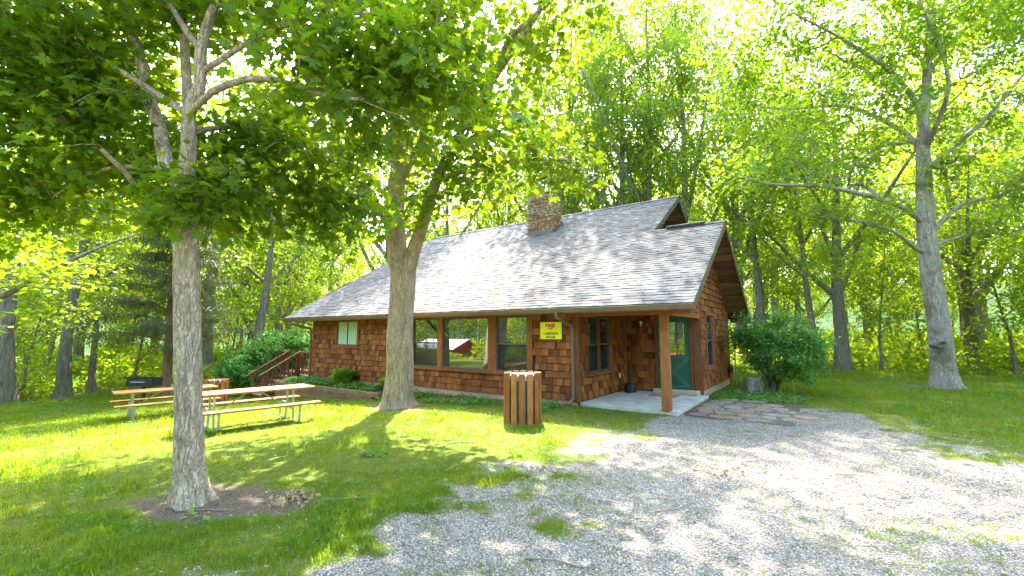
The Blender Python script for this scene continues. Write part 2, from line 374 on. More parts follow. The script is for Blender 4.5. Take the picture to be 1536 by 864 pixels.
# ================================================================ GROUND
npr0 = np.random.RandomState(13)
GP = np.array([(1.75, -8.6), (1.75, -7.6), (1.8, -6.7), (1.8, -5.6), (1.65, -4.6), (1.5, -3.1), (1.85, -1.0), (2.25, .0), (2.45, .2), (2.5, 2.9), (3.9, 2.9), (4.3, 1.2), (4.9, 2.9), (5.4, 2.6), (5.95, 1.3), (6.7, .2), (7.3, -.6), (8.6, -2.2), (11, -4.2), (16, -6.5), (26, -9), (26, -22), (-3, -22), (.6, -11), (1.4, -9.3)])
def poly_sd(px, py, P):
    px = np.asarray(px, float); py = np.asarray(py, float); ins = np.zeros(px.shape, bool); d = np.full(px.shape, 1e9)
    for (x0, y0), (x1, y1) in zip(P, np.roll(P, -1, 0)):
        c = ((y0 > py) != (y1 > py)) & (px < (x1 - x0) * (py - y0) / ((y1 - y0) or 1e-9) + x0); ins ^= c
        t = np.clip(((px - x0) * (x1 - x0) + (py - y0) * (y1 - y0)) / ((x1 - x0) ** 2 + (y1 - y0) ** 2), 0, 1)
        d = np.minimum(d, np.hypot(px - x0 - t * (x1 - x0), py - y0 - t * (y1 - y0)))
    return np.where(ins, d, -d)
def gravel_mask(x, y):
    sd = poly_sd(x, y, GP); n = fbm(x, y, 1.1) - .5; n2 = fbm(x + 31, y - 9, 3.3) - .5
    base = .5 + sd * .55 + n * .7 + n2 * 1.1
    worn = sstep(.54, .66, fbm(x * .45 + 12, y * 1.2 + 4, 1.0)) * sstep(.1, 1.0, sd) * .42      # weedy strips in the drive
    return np.clip(base - worn, 0, 1)
def ell(x, y, cx, cy, rx, ry, rot=0):
    c, s = math.cos(rot), math.sin(rot); u = (x - cx) * c + (y - cy) * s; v = -(x - cx) * s + (y - cy) * c; return 1 - np.hypot(u / rx, v / ry)
def dirt_mask(x, y):
    d = np.maximum.reduce([ell(x, y, -.35, -7.85, 1.35, .72, .5) * 1.6, ell(x, y, -4.1, -2.2, 1.4, .8) * 1.3, ell(x, y, 8.3, 10.3, 1.6, 1.0) * 1.3, ell(x, y, -22.6, -6.9, 1.6, 1.3), ell(x, y, 3.7, 5.7, 1.5, 1.1) * 1.3, ell(x, y, -3.2, -.4, 3.4, .55) * 1.2])
    wood = np.maximum(sstep(17.0, 19, y + .12 * x), sstep(21.6, 24, -x + .1 * y)); n = fbm(x, y, 1.6) - .5 + (fbm(x + 9, y, 5.5) - .5) * 1.1
    return np.clip(np.maximum(d, 0) * 1.1 + n * .8 + wood * .9, 0, 1) * (d + wood * 3 > -.15)
def hillmat():
    n = NT('wooded_hill'); p = n.pos(); c = n.ramp(n.noise(p, .35, 6, .7), [(.35, (.02, .05, .015)), (.5, (.045, .09, .02)), (.65, (.08, .13, .03))]); return n.set(c, .95, n.bump(n.noise(p, .8, 5, .7), 1, 1.5), spec=.1)
MT['hill'] = hillmat()
def axis(a, b, st, far):
    L = [a]; s = st
    while L[-1] > -far: s *= 1.35; L.append(L[-1] - s)
    H = [b]; s = st
    while H[-1] < far: s *= 1.35; H.append(H[-1] + s)
    return np.array(L[:0:-1] + list(np.arange(a, b, st)) + H)
gx, gy = axis(-25, 14, .14, 420), axis(-11.4, 19, .14, 420)
X, Y = np.meshgrid(gx, gy, indexing='ij')
Z = hgt(X, Y) + (fbm(X, Y, 1.3) - .5) * .05 * (np.hypot(X, Y) < 60) * (1 - .8 * ((X > 0) & (X < 4.6) & (Y > 0) & (Y < 4)))
GM, DM = gravel_mask(X, Y), dirt_mask(X, Y)
house_fp = (X > -11.7) & (X < 2.1) & (Y > .3) & (Y < 14) & ~((X > -.1) & (Y < 3.3)) & ~((X > 0) & (Y > 7.6)); Z = np.where(house_fp, -1.2, Z)
V = np.stack([X, Y, Z], -1).reshape(-1, 3); ni, nj = X.shape
q = (np.arange(ni - 1)[:, None] * nj + np.arange(nj - 1)[None]).ravel(); F = np.stack([q, q + nj, q + nj + 1, q + 1], 1)
cell_g = GM.ravel()[F].mean(1) > .5; cell_wood = (DM.ravel()[F].mean(1) > .5) & ((V[F][:, :, 1].mean(1) > 16.5) | (V[F][:, :, 0].mean(1) < -21.3))
for nm, sel in (('lawn', ~cell_g & ~cell_wood), ('gravel_drive', cell_g), ('woodland_floor', cell_wood & ~cell_g)):
    f = F[sel]; u, inv = np.unique(f, return_inverse=True); m = fastmesh(nm, V[u], inv.reshape(-1, 4), True)
    for an, arr in (('gravel', GM), ('dirt', DM)):
        a = m.attributes.new(an, 'FLOAT', 'POINT'); a.data.foreach_set('value', arr.ravel()[u].astype(np.float32))
    o = obj(nm, m, 'ground'); o['kind'] = 'structure'
def ground_z(x, y): return hgt(x, y) + (fbm(x, y, 1.3) - .5) * .05

# wooded hills closing the horizon
nr, na = 16, 180; hv = []
for j in range(nr):
    for k in range(na):
        a = 2 * math.pi * k / na; d = 84 + j * 9; hgt_ = 26 * (1 - math.cos(min(1, j / 11) * math.pi)) / 2 * (.55 + .6 * float(vnoise(np.array(math.cos(a) * 3), np.array(math.sin(a) * 3), 1.0))) - 3.5
        q = npr0.rand(3); hv.append((-4 + d * math.cos(a) + q[0] * 4, 2 + d * math.sin(a) + q[1] * 4, hgt_ + q[2] * 3.2 * (j > 0)))
hm = fastmesh('hills', np.array(hv), np.array([(j * na + k, j * na + (k + 1) % na, (j + 1) * na + (k + 1) % na, (j + 1) * na + k) for j in range(nr - 1) for k in range(na)]))
o = obj('hills', hm, 'hill'); o['kind'] = 'structure'

# ================================================================ HOUSE
rng = random.Random(3); npr = np.random.RandomState(3)
S = .6012; EZ, EY = 2.368, -.55                        # roof slope, eave height and depth
def rz_(y): return EZ + S * (y - EY)
XL, XG = -11.786, 2.207; YB, YG = 3.251, 7.719; Y1, Y2 = 3.831, 7.11; Z0 = .06
VR, UR = 2.894, .826                                   # right verges of the low and the high roof
house = thing('wooden_house', 'brown cedar shingled house with grey shingle roof, stone chimney and open corner porch', 'house', (-5, 4, -.1))

class Pieces:
    """alike pieces: the ones that show largest become objects sharing mesh data, the rest one mesh"""
    def __init__(s): s.it = []
    def add(s, o, ax, ay, az, key, parent): s.it.append((np.array(o, float), ax, ay, az, key, parent))
    def build(s, name, mat, shape, limit, nprefer=None):
        P = np.array([i[0] for i in s.it]); u, v, z = view(P)
        size = np.array([i[4][0] * i[4][1] for i in s.it]) / np.maximum(z, .5) ** 2
        vis = (u > 0) & (u < 1) & (v > 0) & (v < 1) & (z > 0); score = np.where(vis, size, -1)
        if nprefer is not None: score = score * nprefer(P)
        top = set(np.argsort(-score)[:limit].tolist()); cache = {}; rest = {}
        for k, (o, ax, ay, az, key, parent) in enumerate(s.it):
            M = Matrix((( ax[0], ay[0], az[0], o[0]), (ax[1], ay[1], az[1], o[1]), (ax[2], ay[2], az[2], o[2]), (0, 0, 0, 1)))
            if k in top:
                if key not in cache:
                    mb = MB(); mb.add(*shape(key)); cache[key] = mb.mesh(name); cache[key].materials.append(MT[mat])
                ob = bpy.data.objects.new(name, cache[key]); COL.objects.link(ob); ob.parent = parent; ob.matrix_world = M; ob.matrix_basis = M
            else:
                vs, fs = shape(key); A = np.array([ax, ay, az])
                rest.setdefault(parent.name, (parent, MB()))[1].add([o + np.array(q) @ A for q in vs], fs)
        for parent, mb in rest.values(): obj(name, mb, mat, parent, kind='stuff')
WS, RS = Pieces(), Pieces()
def wshape(key):
    w, hh, tb, tt = key
    return [(-w / 2, 0, -.01), (w / 2, 0, -.01), (w / 2, 0, tb), (-w / 2, 0, tb), (-w / 2, hh, -.012), (w / 2, hh, -.012), (w / 2, hh, tt), (-w / 2, hh, tt)], BOXF
def shingle_wall(parent, o, du, n, L, z0, z1, openings=(), roof=None, exposure=.185, s=1):
    r = random.Random(len(WS.it)); nrow = round((z1 - z0) / exposure); ex = (z1 - z0) / nrow
    for k in range(nrow):
        a, b = z0 + k * ex, z0 + (k + 1) * ex; u = -r.uniform(0, .15)
        while u < L - .01:
            w = r.choice((.075, .09, .11, .13, .155, .18, .21)); u0, u1 = max(u, 0), min(u + w, L); u += w
            if u1 - u0 < .03: continue
            segs = [(a, b)]; spans = [(u0, u1)]
            for (x0, x1, y0, y1) in openings:
                if u1 > x0 and u0 < x1:
                    if x0 - u0 > .5 * (u1 - u0) : spans = [(u0, min(u1, x0))]; continue
                    if u1 - x1 > .5 * (u1 - u0): spans = [(max(u0, x1), u1)]; continue
                    segs = [q for (p0, p1) in segs for q in ((p0, min(p1, y0)), (max(p0, y1), p1)) if q[1] - q[0] > .025]
            for (c0, c1) in segs:
                for (s0, s1) in spans:
                    m = (s0 + s1) / 2; ww = s1 - s0 - .006; hh = c1 - c0 - (.011 if c1 > b - .01 else -.004)
                    P = np.array(o, float) + np.array(du) * m; 
                    if roof is not None:
                        lim = min(roof(P + np.array(du) * ww / 2), roof(P - np.array(du) * ww / 2)) - .01
                        if c0 > lim - .03: continue
                        hh = min(hh, lim - c0)
                    P[2] = c0 - (r.uniform(0, .012) if c0 > z0 + .02 else 0); P += np.array(n) * r.uniform(0, .006)
                    WS.add(P, du, (0, 0, 1), n, (round(ww, 3), round(hh, 2), .036, .008), parent)

# --- walls (backing boards with shingles over them)
T = .14
op_a = [(-10.25, -8.81, 1.22, 2.265), (-6.1, -1.33, .6, 2.265)]
def holed(lo, hi, z0, z1, holes, box):
    """backing board along one direction with window openings left free"""
    m = MB(); u = lo
    for (a, b, c, d) in holes:
        box(m, u, a, z0, z1); box(m, a, b, z0, c)
        if d < z1 - .01: box(m, a, b, d, z1)
        u = b
    box(m, u, hi, z0, z1); return m
wall_a = obj('wall', holed(XL, 0, -.02, 2.27, op_a, lambda m, a, b, c, d: m.box(a, b, .012, T, c, d)), 'backing', house)                     # long front wall
wall_b = obj('wall', holed(-.012 + .03, YB + .05, -.02, 2.35, [(.53, 1.95, .66, 2.2)], lambda m, a, b, c, d: m.box(-T, -.012, a, b, c, d)), 'backing', house)   # porch side
wall_c = obj('wall', holed(-.012, XG - .012, -.02, 2.3, [(1.0, 1.91, .02, 2.19)], lambda m, a, b, c, d: m.box(a, b, YB + .012, YB + T, c, d)), 'backing', house)  # porch back
wm = MB()
for gp in ([(YB + T, -.06), (3.93, -.06), (3.93, rz_(2 * Y1 - 3.93) - .09), (Y1, rz_(Y1) - .09), (YB + T, rz_(YB + T) - .09)], [(3.93, -.06), (4.9, -.06), (4.9, .72), (3.93, .72)],
           [(3.93, 2.33), (4.9, 2.33), (4.9, rz_(2 * Y1 - 4.9) - .09), (3.93, rz_(2 * Y1 - 3.93) - .09)], [(4.9, -.06), (YG, -.06), (YG, rz_(2 * Y1 - YG) - .09), (4.9, rz_(2 * Y1 - 4.9) - .09)]):
    wm.prism([(XG - T, y, z) for y, z in gp], (T - .012, 0, 0))
wall_d = obj('wall', wm, 'backing', house)     # gable end
up = [(3.4, 4.4), (2 * Y2 - 3.4, 4.4), (Y2, rz_(Y2) - .1), (3.6, rz_(3.6) - .1)]
wall_e = obj('wall', MB().prism([(-T, y, z) for y, z in up], (T - .012, 0, 0)), 'backing', house)         # high gable
obj('wall', MB().box(XL, XL + T, T + .003, 14.2, -.9, 2.3).box(XL + T, -T, 14.06, 14.2, -.9, 2.3).box(-T - .003, -.006, YG - .2, 14.05, -.9, 2.4).box(-.003, XG - T - .003, YG - T, YG - .003, -.06, 2.3)
    .prism([(XL + .02, .1, 2.31), (XL + .02, 14.1, 2.31), (XL + .02, Y2, rz_(Y2) - .15)], (T - .05, 0, 0)), 'shingle', house)
op_a = [(-10.25, -8.81, 1.22, 2.3), (-6.1, -1.33, .58, 2.4)]
shingle_wall(wall_a, (XL, 0, 0), (1, 0, 0), (0, -1, 0), -XL - .11, Z0, 2.26, [(a - XL, b - XL, c, d) for a, b, c, d in op_a])
shingle_wall(wall_b, (0, .0, 0), (0, 1, 0), (1, 0, 0), YB, Z0, 2.34, [(0, .12, -1, 3), (.5, 1.98, .6, 2.24), (YB - .07, YB, -1, 3)])
shingle_wall(wall_c, (0, YB, 0), (1, 0, 0), (0, -1, 0), XG - .2, Z0, 2.3, [(0, .07, -1, 3), (.92, 2.0, -1, 2.24)])
def groof(P): return (rz_(P[1]) if P[1] < Y1 else rz_(2 * Y1 - P[1])) - .1
shingle_wall(wall_d, (XG, YB, 0), (0, 1, 0), (1, 0, 0), YG - YB, .15, 5.0, [(.62, 1.71, .66, 2.38), (0, .012, -1, 2.3)], groof)
def uroof(P): return (rz_(P[1]) if P[1] < Y2 else rz_(2 * Y2 - P[1])) - .11
shingle_wall(wall_e, (0, 3.5, 0), (0, 1, 0), (1, 0, 0), 7.2, 4.5, 7.0, (), uroof)
obj('wall', MB().prism([(XG - T, y, z) for y, z in ((-.1, 2.27), (YB + T - .003, 2.27), (YB + T - .003, rz_(YB + T) - .1), (-.1, rz_(-.1) - .1))], (T - .012, 0, 0)), 'backing', house)
shingle_wall(wall_d, (XG, -.05, 0), (0, 1, 0), (1, 0, 0), YB + .05, 2.31, 4.45, (), groof)
obj('porch_beam', MB().box(XG - .13, XG + .02, .215, YB - .04, 2.15, 2.305, .006), 'trim', house)
WS.build('wall_shingle', 'shingle', wshape, 300)
# foundation
obj('foundation', MB().box(XL + .03, -.03, .004, .2, -1.1, Z0 - .004).box(XG - .25, XG + .004, YB + .012, YG - .005, -.5, .145).box(XL + .03, XL + .2, .21, 14, -1.4, Z0 - .004).box(.0, XG - .27, YB + .03, YB + .2, -.5, Z0 - .03), 'found', house)
# corner boards, frieze, beam
obj('corner_board', MB().box(-.11, .004, -.03, .0, Z0 - .02, 2.262, .004).box(.0045, .034, -.03, .1, Z0 - .02, 2.262, .004), 'trimdark', house)
obj('corner_board', MB().box(XL - .03, XL + .06, -.028, .01, Z0 - .02, 2.26, .004), 'trim', house)
obj('corner_board', MB().box(XG - .2, XG + .034, YB - .035, YB + .009, Z0 - .03, 2.42, .004), 'trimdark', house)
obj('corner_board', MB().box(.003, .06, YB - .06, YB - .003, Z0, 2.3), 'trim', house)
obj('corner_board', MB().box(XG + .004, XG + .034, YG - .07, YG + .02, Z0 - .15, 2.4, .004), 'trim', house)
obj('porch_beam', MB().box(.035, VR - .12, -.16, .02, 2.15, 2.26, .006), 'trimx', house)
obj('porch_post', MB().box(2.02, 2.21, .02, .21, .03, 2.15, .012), 'post', house)
obj('porch_ceiling', MB().box(.0, XG - T - .003, .025, YB - .001, 2.345, 2.38), 'soffit', house)
obj('soffit', MB().box(-12.95, XG + .02, EY + .03, -.001, 2.262, 2.282), 'soffit', house)

# --- windows
def sash_window(o, du, n, w, z0, z1, double=True, muntin=0, screen=True, sash=.035, trim=None, curtain=False, name='window', split=.5, vert=False):
    """o: lower left corner on the wall line; du runs along the wall, n points outward"""
    o, du, n = np.array(o, float), np.array(du, float), np.array(n, float); zz = np.array((0, 0, 1.))
    def bx(mb, a0, a1, b0, b1, d0, d1): return mb.obox(o + du * (a0 + a1) / 2 + zz * ((b0 + b1) / 2 - o[2]) + n * (d0 + d1) / 2, du, zz, n, a1 - a0, b1 - b0, d1 - d0)
    fr = MB(); s = sash
    bx(fr, 0, s, z0, z1, -.06, .012); bx(fr, w - s, w, z0, z1, -.06, .012); bx(fr, s, w - s, z0, z0 + s, -.06, .012); bx(fr, s, w - s, z1 - s, z1, -.06, .012)
    m = z0 + (z1 - z0) * split
    if double and not vert: bx(fr, s, w - s, m - .018, m + .018, -.05, .006)
    if vert: bx(fr, w * .5 - .018, w * .5 + .018, z0 + s, z1 - s, -.05, .006)
    for k in range(muntin): bx(fr, s, w - s, m + (z1 - m) * (k + 1) / (muntin + 1) - .006, m + (z1 - m) * (k + 1) / (muntin + 1) + .006, -.03, -.019)
    win = obj(name, fr, 'frameg', house)
    if double and not vert:
        a = MB(); bx(a, s, w - s, m + .018, z1 - s, -.03, -.022); obj('pane', a, 'glass', win)
        a = MB(); bx(a, s, w - s, z0 + s, m - .018, -.045, -.037); obj('pane', a, 'glass', win)
        if screen: a = MB(); bx(a, s, w - s, z0 + s, m - .018, -.012, -.010); obj('insect_screen', a, 'screen', win)
    elif vert:
        a = MB(); bx(a, s, w * .5 - .018, z0 + s, z1 - s, -.03, -.022); obj('pane', a, 'glass', win)
        a = MB(); bx(a, w * .5 + .018, w - s, z0 + s, z1 - s, -.045, -.037); obj('pane', a, 'glass', win)
    else:
        a = MB(); bx(a, s, w - s, z0 + s, z1 - s, -.03, -.022); obj('pane', a, 'glass', win)
    if curtain:
        a = MB()
        for k in range(int(w / .06)): bx(a, k * .06 + .01, k * .06 + .06, z0 + s, z1 - s, -.0215 + .002 * (k % 2), -.019 + .002 * (k % 2))
        obj('curtain', a, 'curtain', win)
    return win
FX = (1, 0, 0); FN = (0, -1, 0)
sash_window((-10.15, 0, 1.3), FX, FN, 1.24, 1.3, 2.2, vert=True, curtain=True)
obj('window_trim', MB().box(-10.25, -10.152, -.04, .01, 1.3, 2.21, .004), 'trimx', house)
obj('window_trim', MB().box(-8.908, -8.81, -.04, .01, 1.3, 2.21, .004), 'trimx', house)
obj('window_trim', MB().box(-10.25, -8.81, -.05, .01, 1.21, 1.298, .004), 'trimx', house)
obj('window_trim', MB().box(-10.25, -8.81, -.04, .01, 2.212, 2.262, .004), 'trimx', house)
for x0, x1, dbl in ((-5.95, -4.82, True), (-4.63, -2.82, False), (-2.54, -1.49, True)):
    sash_window((x0, 0, .69), FX, FN, x1 - x0, .69, 2.2, double=dbl, muntin=1 if dbl else 0)
obj('window_trim', MB().box(-6.1, -5.952, -.045, .01, .69, 2.205, .004), 'trim', house)
obj('window_trim', MB().box(-4.818, -4.632, -.045, .01, .69, 2.205, .004), 'trim', house)
obj('window_trim', MB().box(-2.818, -2.542, -.045, .01, .69, 2.205, .004), 'trim', house)
obj('window_trim', MB().box(-1.488, -1.33, -.045, .01, .69, 2.205, .004), 'trim', house)
obj('window_sill', MB().box(-6.12, -1.31, -.085, .01, .6, .688, .006), 'trimx', house)
obj('window_trim', MB().box(-6.1, -1.33, -.045, .01, 2.207, 2.262, .004), 'trimx', house)
# porch side double window (looks along +x), gable window
SY = (0, 1, 0); SN = (1, 0, 0)
sash_window((0, .56, .7), SY, SN, .68, .7, 2.17, muntin=1); sash_window((0, 1.28, .7), SY, SN, .64, .7, 2.17, muntin=1)
obj('window_trim', MB().box(-.01, .04, .5, .558, .7, 2.175, .004), 'trimdark', house)
obj('window_trim', MB().box(-.01, .04, 1.242, 1.278, .7, 2.175, .004), 'trimdark', house)
obj('window_trim', MB().box(-.01, .04, 1.922, 1.98, .7, 2.175, .004), 'trimdark', house)
obj('window_trim', MB().box(-.01, .05, .48, 2.0, .62, .698, .004), 'trimdark', house)
obj('window_trim', MB().box(-.01, .04, .5, 1.98, 2.177, 2.24, .004), 'trimdark', house)
sash_window((XG, 3.964, .76), SY, SN, .9, .76, 2.29, muntin=2, curtain=False)
obj('window_trim', MB().box(XG - .01, XG + .045, 3.87, 3.962, .76, 2.29, .004), 'trim', house)
obj('window_trim', MB().box(XG - .01, XG + .045, 4.866, 4.96, .76, 2.29, .004), 'trim', house)
obj('window_trim', MB().box(XG - .01, XG + .06, 3.85, 4.98, .66, .758, .004), 'trim', house)
obj('window_trim', MB().box(XG - .01, XG + .045, 3.87, 4.96, 2.292, 2.38, .004), 'trim', house)
# door with glazed top and crossbuck
D0, D1, DZ = 1.006, 1.907, .155
door = obj('door', MB().box(D0, D1, YB - .012, YB + .03, DZ, DZ + .95, .003).box(D0, D0 + .13, YB - .012, YB + .03, DZ + .952, DZ + 2.03).box(D1 - .13, D1, YB - .012, YB + .03, DZ + .952, DZ + 2.03).box(D0 + .132, D1 - .132, YB - .012, YB + .03, DZ + 1.9, DZ + 2.03), 'door', house)
obj('pane', MB().box(D0 + .13, D1 - .13, YB + .004, YB + .012, DZ + .95, DZ + 1.9), 'glass', door)
gb = MB()
for k in (1, 2): gb.box(D0 + .13 + k * .213 - .01, D0 + .13 + k * .213 + .01, YB - .006, YB + .003, DZ + .953, DZ + 1.898)
for k in (1, 2): gb.box(D0 + .132, D1 - .132, YB - .004, YB + .0025, DZ + .95 + k * .317 - .01, DZ + .95 + k * .317 + .01)
obj('glazing_bar', gb, 'door', door)
pm = MB()
for a, b in (((D0 + .05, DZ + .06), (D1 - .05, DZ + .88)), ((D0 + .05, DZ + .88), (D1 - .05, DZ + .06))): pm.beam((a[0], YB - .018 - (.004 if a[1] > .5 else 0), a[1]), (b[0], YB - .018 - (.004 if a[1] > .5 else 0), b[1]), .012, .09, (0, -1, 0) if False else (0, 0, 1))
pm.box(D0 + .04, D1 - .04, YB - .03, YB - .0125, DZ + .88, DZ + .94).box(D0 + .04, D1 - .04, YB - .03, YB - .0125, DZ + .02, DZ + .09)
obj('door_brace', pm, 'doorx', door)
obj('handle', MB().lathe((D0 + .07, YB - .05, DZ + 1.0), [(.0, -.03), (.028, -.025), (.032, 0), (.028, .025), (0, .03)], 10).lathe((D0 + .07, YB - .03, DZ + 1.16), [(.0, -.025), (.025, -.02), (.025, .02), (0, .025)], 10), 'galv', door)
obj('door_frame', MB().box(D0 - .09, D0 - .004, YB - .035, YB + .01, Z0 + .01, DZ + 2.034, .004).box(D1 + .004, D1 + .09, YB - .035, YB + .01, Z0 + .01, DZ + 2.034, .004).box(D0 - .09, D1 + .09, YB - .035, YB + .01, DZ + 2.036, DZ + 2.1, .004), 'trimdark', house)

# --- roof
def lx(y): return -13.05 + (y - EY) / (Y2 - EY) * (.73)             # left verge, slightly raked
cs = 1 / math.hypot(1, S); UV = np.array((0, cs, S * cs)); NV = np.array((0, -S * cs, cs))
def slab(quad, th=.1): return MB().prism(quad, tuple(-NV * th)) 
def P3(x, y, o=0.0): return np.array((x, y, rz_(y))) + NV * o
roof = obj('roof', slab([P3(-13.05, EY, -.012), P3(VR, EY, -.012), P3(VR, Y1, -.012), P3(UR, Y1, -.012), P3(UR, Y2, -.012), P3(lx(Y2), Y2, -.012)]), 'roof', house)
b1 = [(0, Y1 + .004, rz_(Y1) - .012), (VR, Y1 + .004, rz_(Y1) - .012), (VR, 2 * Y1 - EY, EZ - .012), (0, 2 * Y1 - EY, EZ - .012)]
b2 = [(lx(Y2), Y2 + .004, rz_(Y2) - .012), (UR, Y2 + .004, rz_(Y2) - .012), (UR, 2 * Y2 - EY, EZ - .012), (-13.05, 2 * Y2 - EY, EZ - .012)]
obj('roof', MB().prism(b1, (0, 0, -.1)).prism(b2, (0, 0, -.12)), 'roof', house)
EXP = .142; nrow = int(math.hypot(Y2 - EY, S * (Y2 - EY)) / EXP)
rr = random.Random(11)
def rshape(key):
    w, l, t = key; return [(-w / 2, 0, 0), (w / 2, 0, 0), (w / 2, 0, t), (-w / 2, 0, t), (-w / 2, l, -.004), (w / 2, l, -.004), (w / 2, l, .003), (-w / 2, l, .003)], BOXF
for k in range(nrow + 1):
    v = k * EXP; y = EY + v * cs; xa, xb = lx(y) - .015, (VR if y < Y1 - .06 else UR) + .012
    if y > Y2 - .05: break
    u = xa - rr.uniform(0, .25)
    while u < xb - .02:
        w = rr.choice((.12, .15, .18, .22, .26, .3)); a, b = max(u, xa), min(u + w, xb); u += w
        if b - a < .03: continue
        t = rr.choice((.008, .012, .017))
        RS.add(P3((a + b) / 2, y, .0) + UV * rr.uniform(-.006, 0), (1, 0, 0), UV, NV, (round(b - a - .004, 2), .17, t), roof)
RS.build('roof_shingle', 'roof', rshape, 300)
rc = MB()
for x0, x1, yy, st in ((1.3, VR, Y1, .3), (lx(Y2), UR + .01, Y2, .3)):
    n_ = int((x1 - x0) / st)
    for k in range(n_):
        a, b = x0 + (x1 - x0) * k / n_, x0 + (x1 - x0) * (k + 1) / n_ + .03; z = rz_(yy) + .035 + .004 * (k % 2)
        rc.add([(a, yy - .15, z - .15 * S), (b, yy - .15, z - .15 * S + .004), (b, yy, z + .004), (a, yy, z), (a, yy + .15, z - .15 * S), (b, yy + .15, z - .15 * S + .004)], [(0, 1, 2, 3), (3, 2, 5, 4)])
obj('ridge_cap', rc, 'roof', house)
obj('ridge_vent', MB().box(1.25, 2.35, Y1 - .14, Y1 + .12, rz_(Y1) - .02, rz_(Y1) + .05, .01), 'metaldark', house)
q_ = np.random.RandomState(8); dm = MB()
for k in range(46):
    x, y = q_.uniform(-11.5, 2.2), q_.uniform(-.2, 6.4); y = min(y, 3.4) if x > .6 else y; c = P3(x, y, .022); a = q_.rand() * 6; e1 = np.array((math.cos(a), 0, 0)) + UV * math.sin(a); e2 = np.cross(NV, e1); l = q_.uniform(.04, .09)
    dm.add([c - e1 * l, c - e2 * l * .5 + NV * .012, c + e1 * l + NV * .01, c + e2 * l * .5 + NV * .015], [(0, 1, 2), (0, 2, 3)])
o = obj('roof_leaf_litter', dm, 'deadleaf'); o['kind'] = 'stuff'; o['label'] = 'a few dead brown leaves lying on the roof shingles'; o['category'] = 'dead leaves'
# gutter, fascia, drip edge
gx0, gx1 = -13.07, VR + .02
obj('gutter', MB().prism([(gx0, EY - .015, 2.335), (gx0, EY - .015, 2.235), (gx0, EY - .085, 2.235), (gx0, EY - .125, 2.335), (gx0, EY - .112, 2.337), (gx0, EY - .078, 2.247), (gx0, EY - .027, 2.247), (gx0, EY - .027, 2.335)], (gx1 - gx0, 0, 0)), 'fascia', house)
obj('fascia', MB().box(gx0 + .03, VR - .01, EY - .013, EY + .028, 2.21, 2.335), 'fascia', house)
obj('drip_edge', MB().box(-1.2, VR + .015, EY - .05, EY - .001, EZ - .026, EZ - .008), 'drip', house)
# verge boards along both gables and the left edge
def verge(x, ya, yb, w=.2, t=.045):
    m = MB(); a, b = P3(x, ya), P3(x, yb)
    return m.prism([a + (0, 0, .0), b + (0, 0, .0), b - (0, 0, w), a - (0, 0, w)], (t, 0, 0))
def vergeb(x, yr, ya, yb, w=.2, t=.045):
    f = lambda y: np.array((x, y, rz_(2 * yr - y))); a, b = f(ya), f(yb)
    return MB().prism([a - (0, 0, w), b - (0, 0, w), b, a], (t, 0, 0))
for mb in (verge(VR - .025, EY - .02, Y1), vergeb(VR - .025, Y1, Y1, 2 * Y1 - EY), verge(UR - .025, 3.3, Y2), vergeb(UR - .025, Y2, Y2, 2 * Y2 - EY), verge(-13.06, EY, 2.5)):
    obj('verge_board', mb, 'verge', house)
obj('eave_end', MB().box(XG + .04, VR - .03, 2 * Y1 - EY - .1, 2 * Y1 - EY - .02, EZ - .24, EZ - .1), 'soffit', house)
# boards under the two gable overhangs
def under(yr, x0, x1, y_hi, y_lo, n, front):
    for k in range(n):
        f = (k + .5) / n; y = y_hi + (y_lo - y_hi) * f; yy = y if front else 2 * yr - y; z = rz_(y) - .135 - .012 * (k % 2)
        sgn = 1 if front else -1; d = np.array((0, cs * sgn, S * cs)); nn = np.array((0, -S * cs * sgn, cs))
        L = abs(y_lo - y_hi) / n / cs * .78
        obj('soffit_board', MB().obox((( x0 + x1) / 2, yy, z), (1, 0, 0), d, nn, x1 - x0, L, .022), 'soffit', house)
under(Y1, XG + .036, VR - .03, Y1 - .12, EY + .12, 13, False); under(Y1, XG + .036, VR - .03, Y1 - .12, EY + .35, 13, True)
under(Y2, .03, UR - .03, Y2 - .1, 3.6, 12, False); under(Y2, .03, UR - .03, Y2 - .1, 3.8, 10, True)
obj('ridge_beam', MB().box(XG - .1, VR - .04, Y1 - .06, Y1 + .06, rz_(Y1) - .32, rz_(Y1) - .16), 'trimx', house)
obj('rake_trim', MB().prism([(XG + .03, YB + .2, rz_(YB + .2) - .12), (XG + .03, Y1, rz_(Y1) - .12), (XG + .03, Y1, rz_(Y1) - .26), (XG + .03, YB + .2, rz_(YB + .2) - .26)], (.02, 0, 0)).prism([(XG + .031, Y1, rz_(Y1) - .12), (XG + .031, YG + .02, rz_(2 * Y1 - YG - .02) - .12), (XG + .031, YG + .02, rz_(2 * Y1 - YG - .02) - .24), (XG + .031, Y1, rz_(Y1) - .26)], (.02, 0, 0)), 'trim', house)
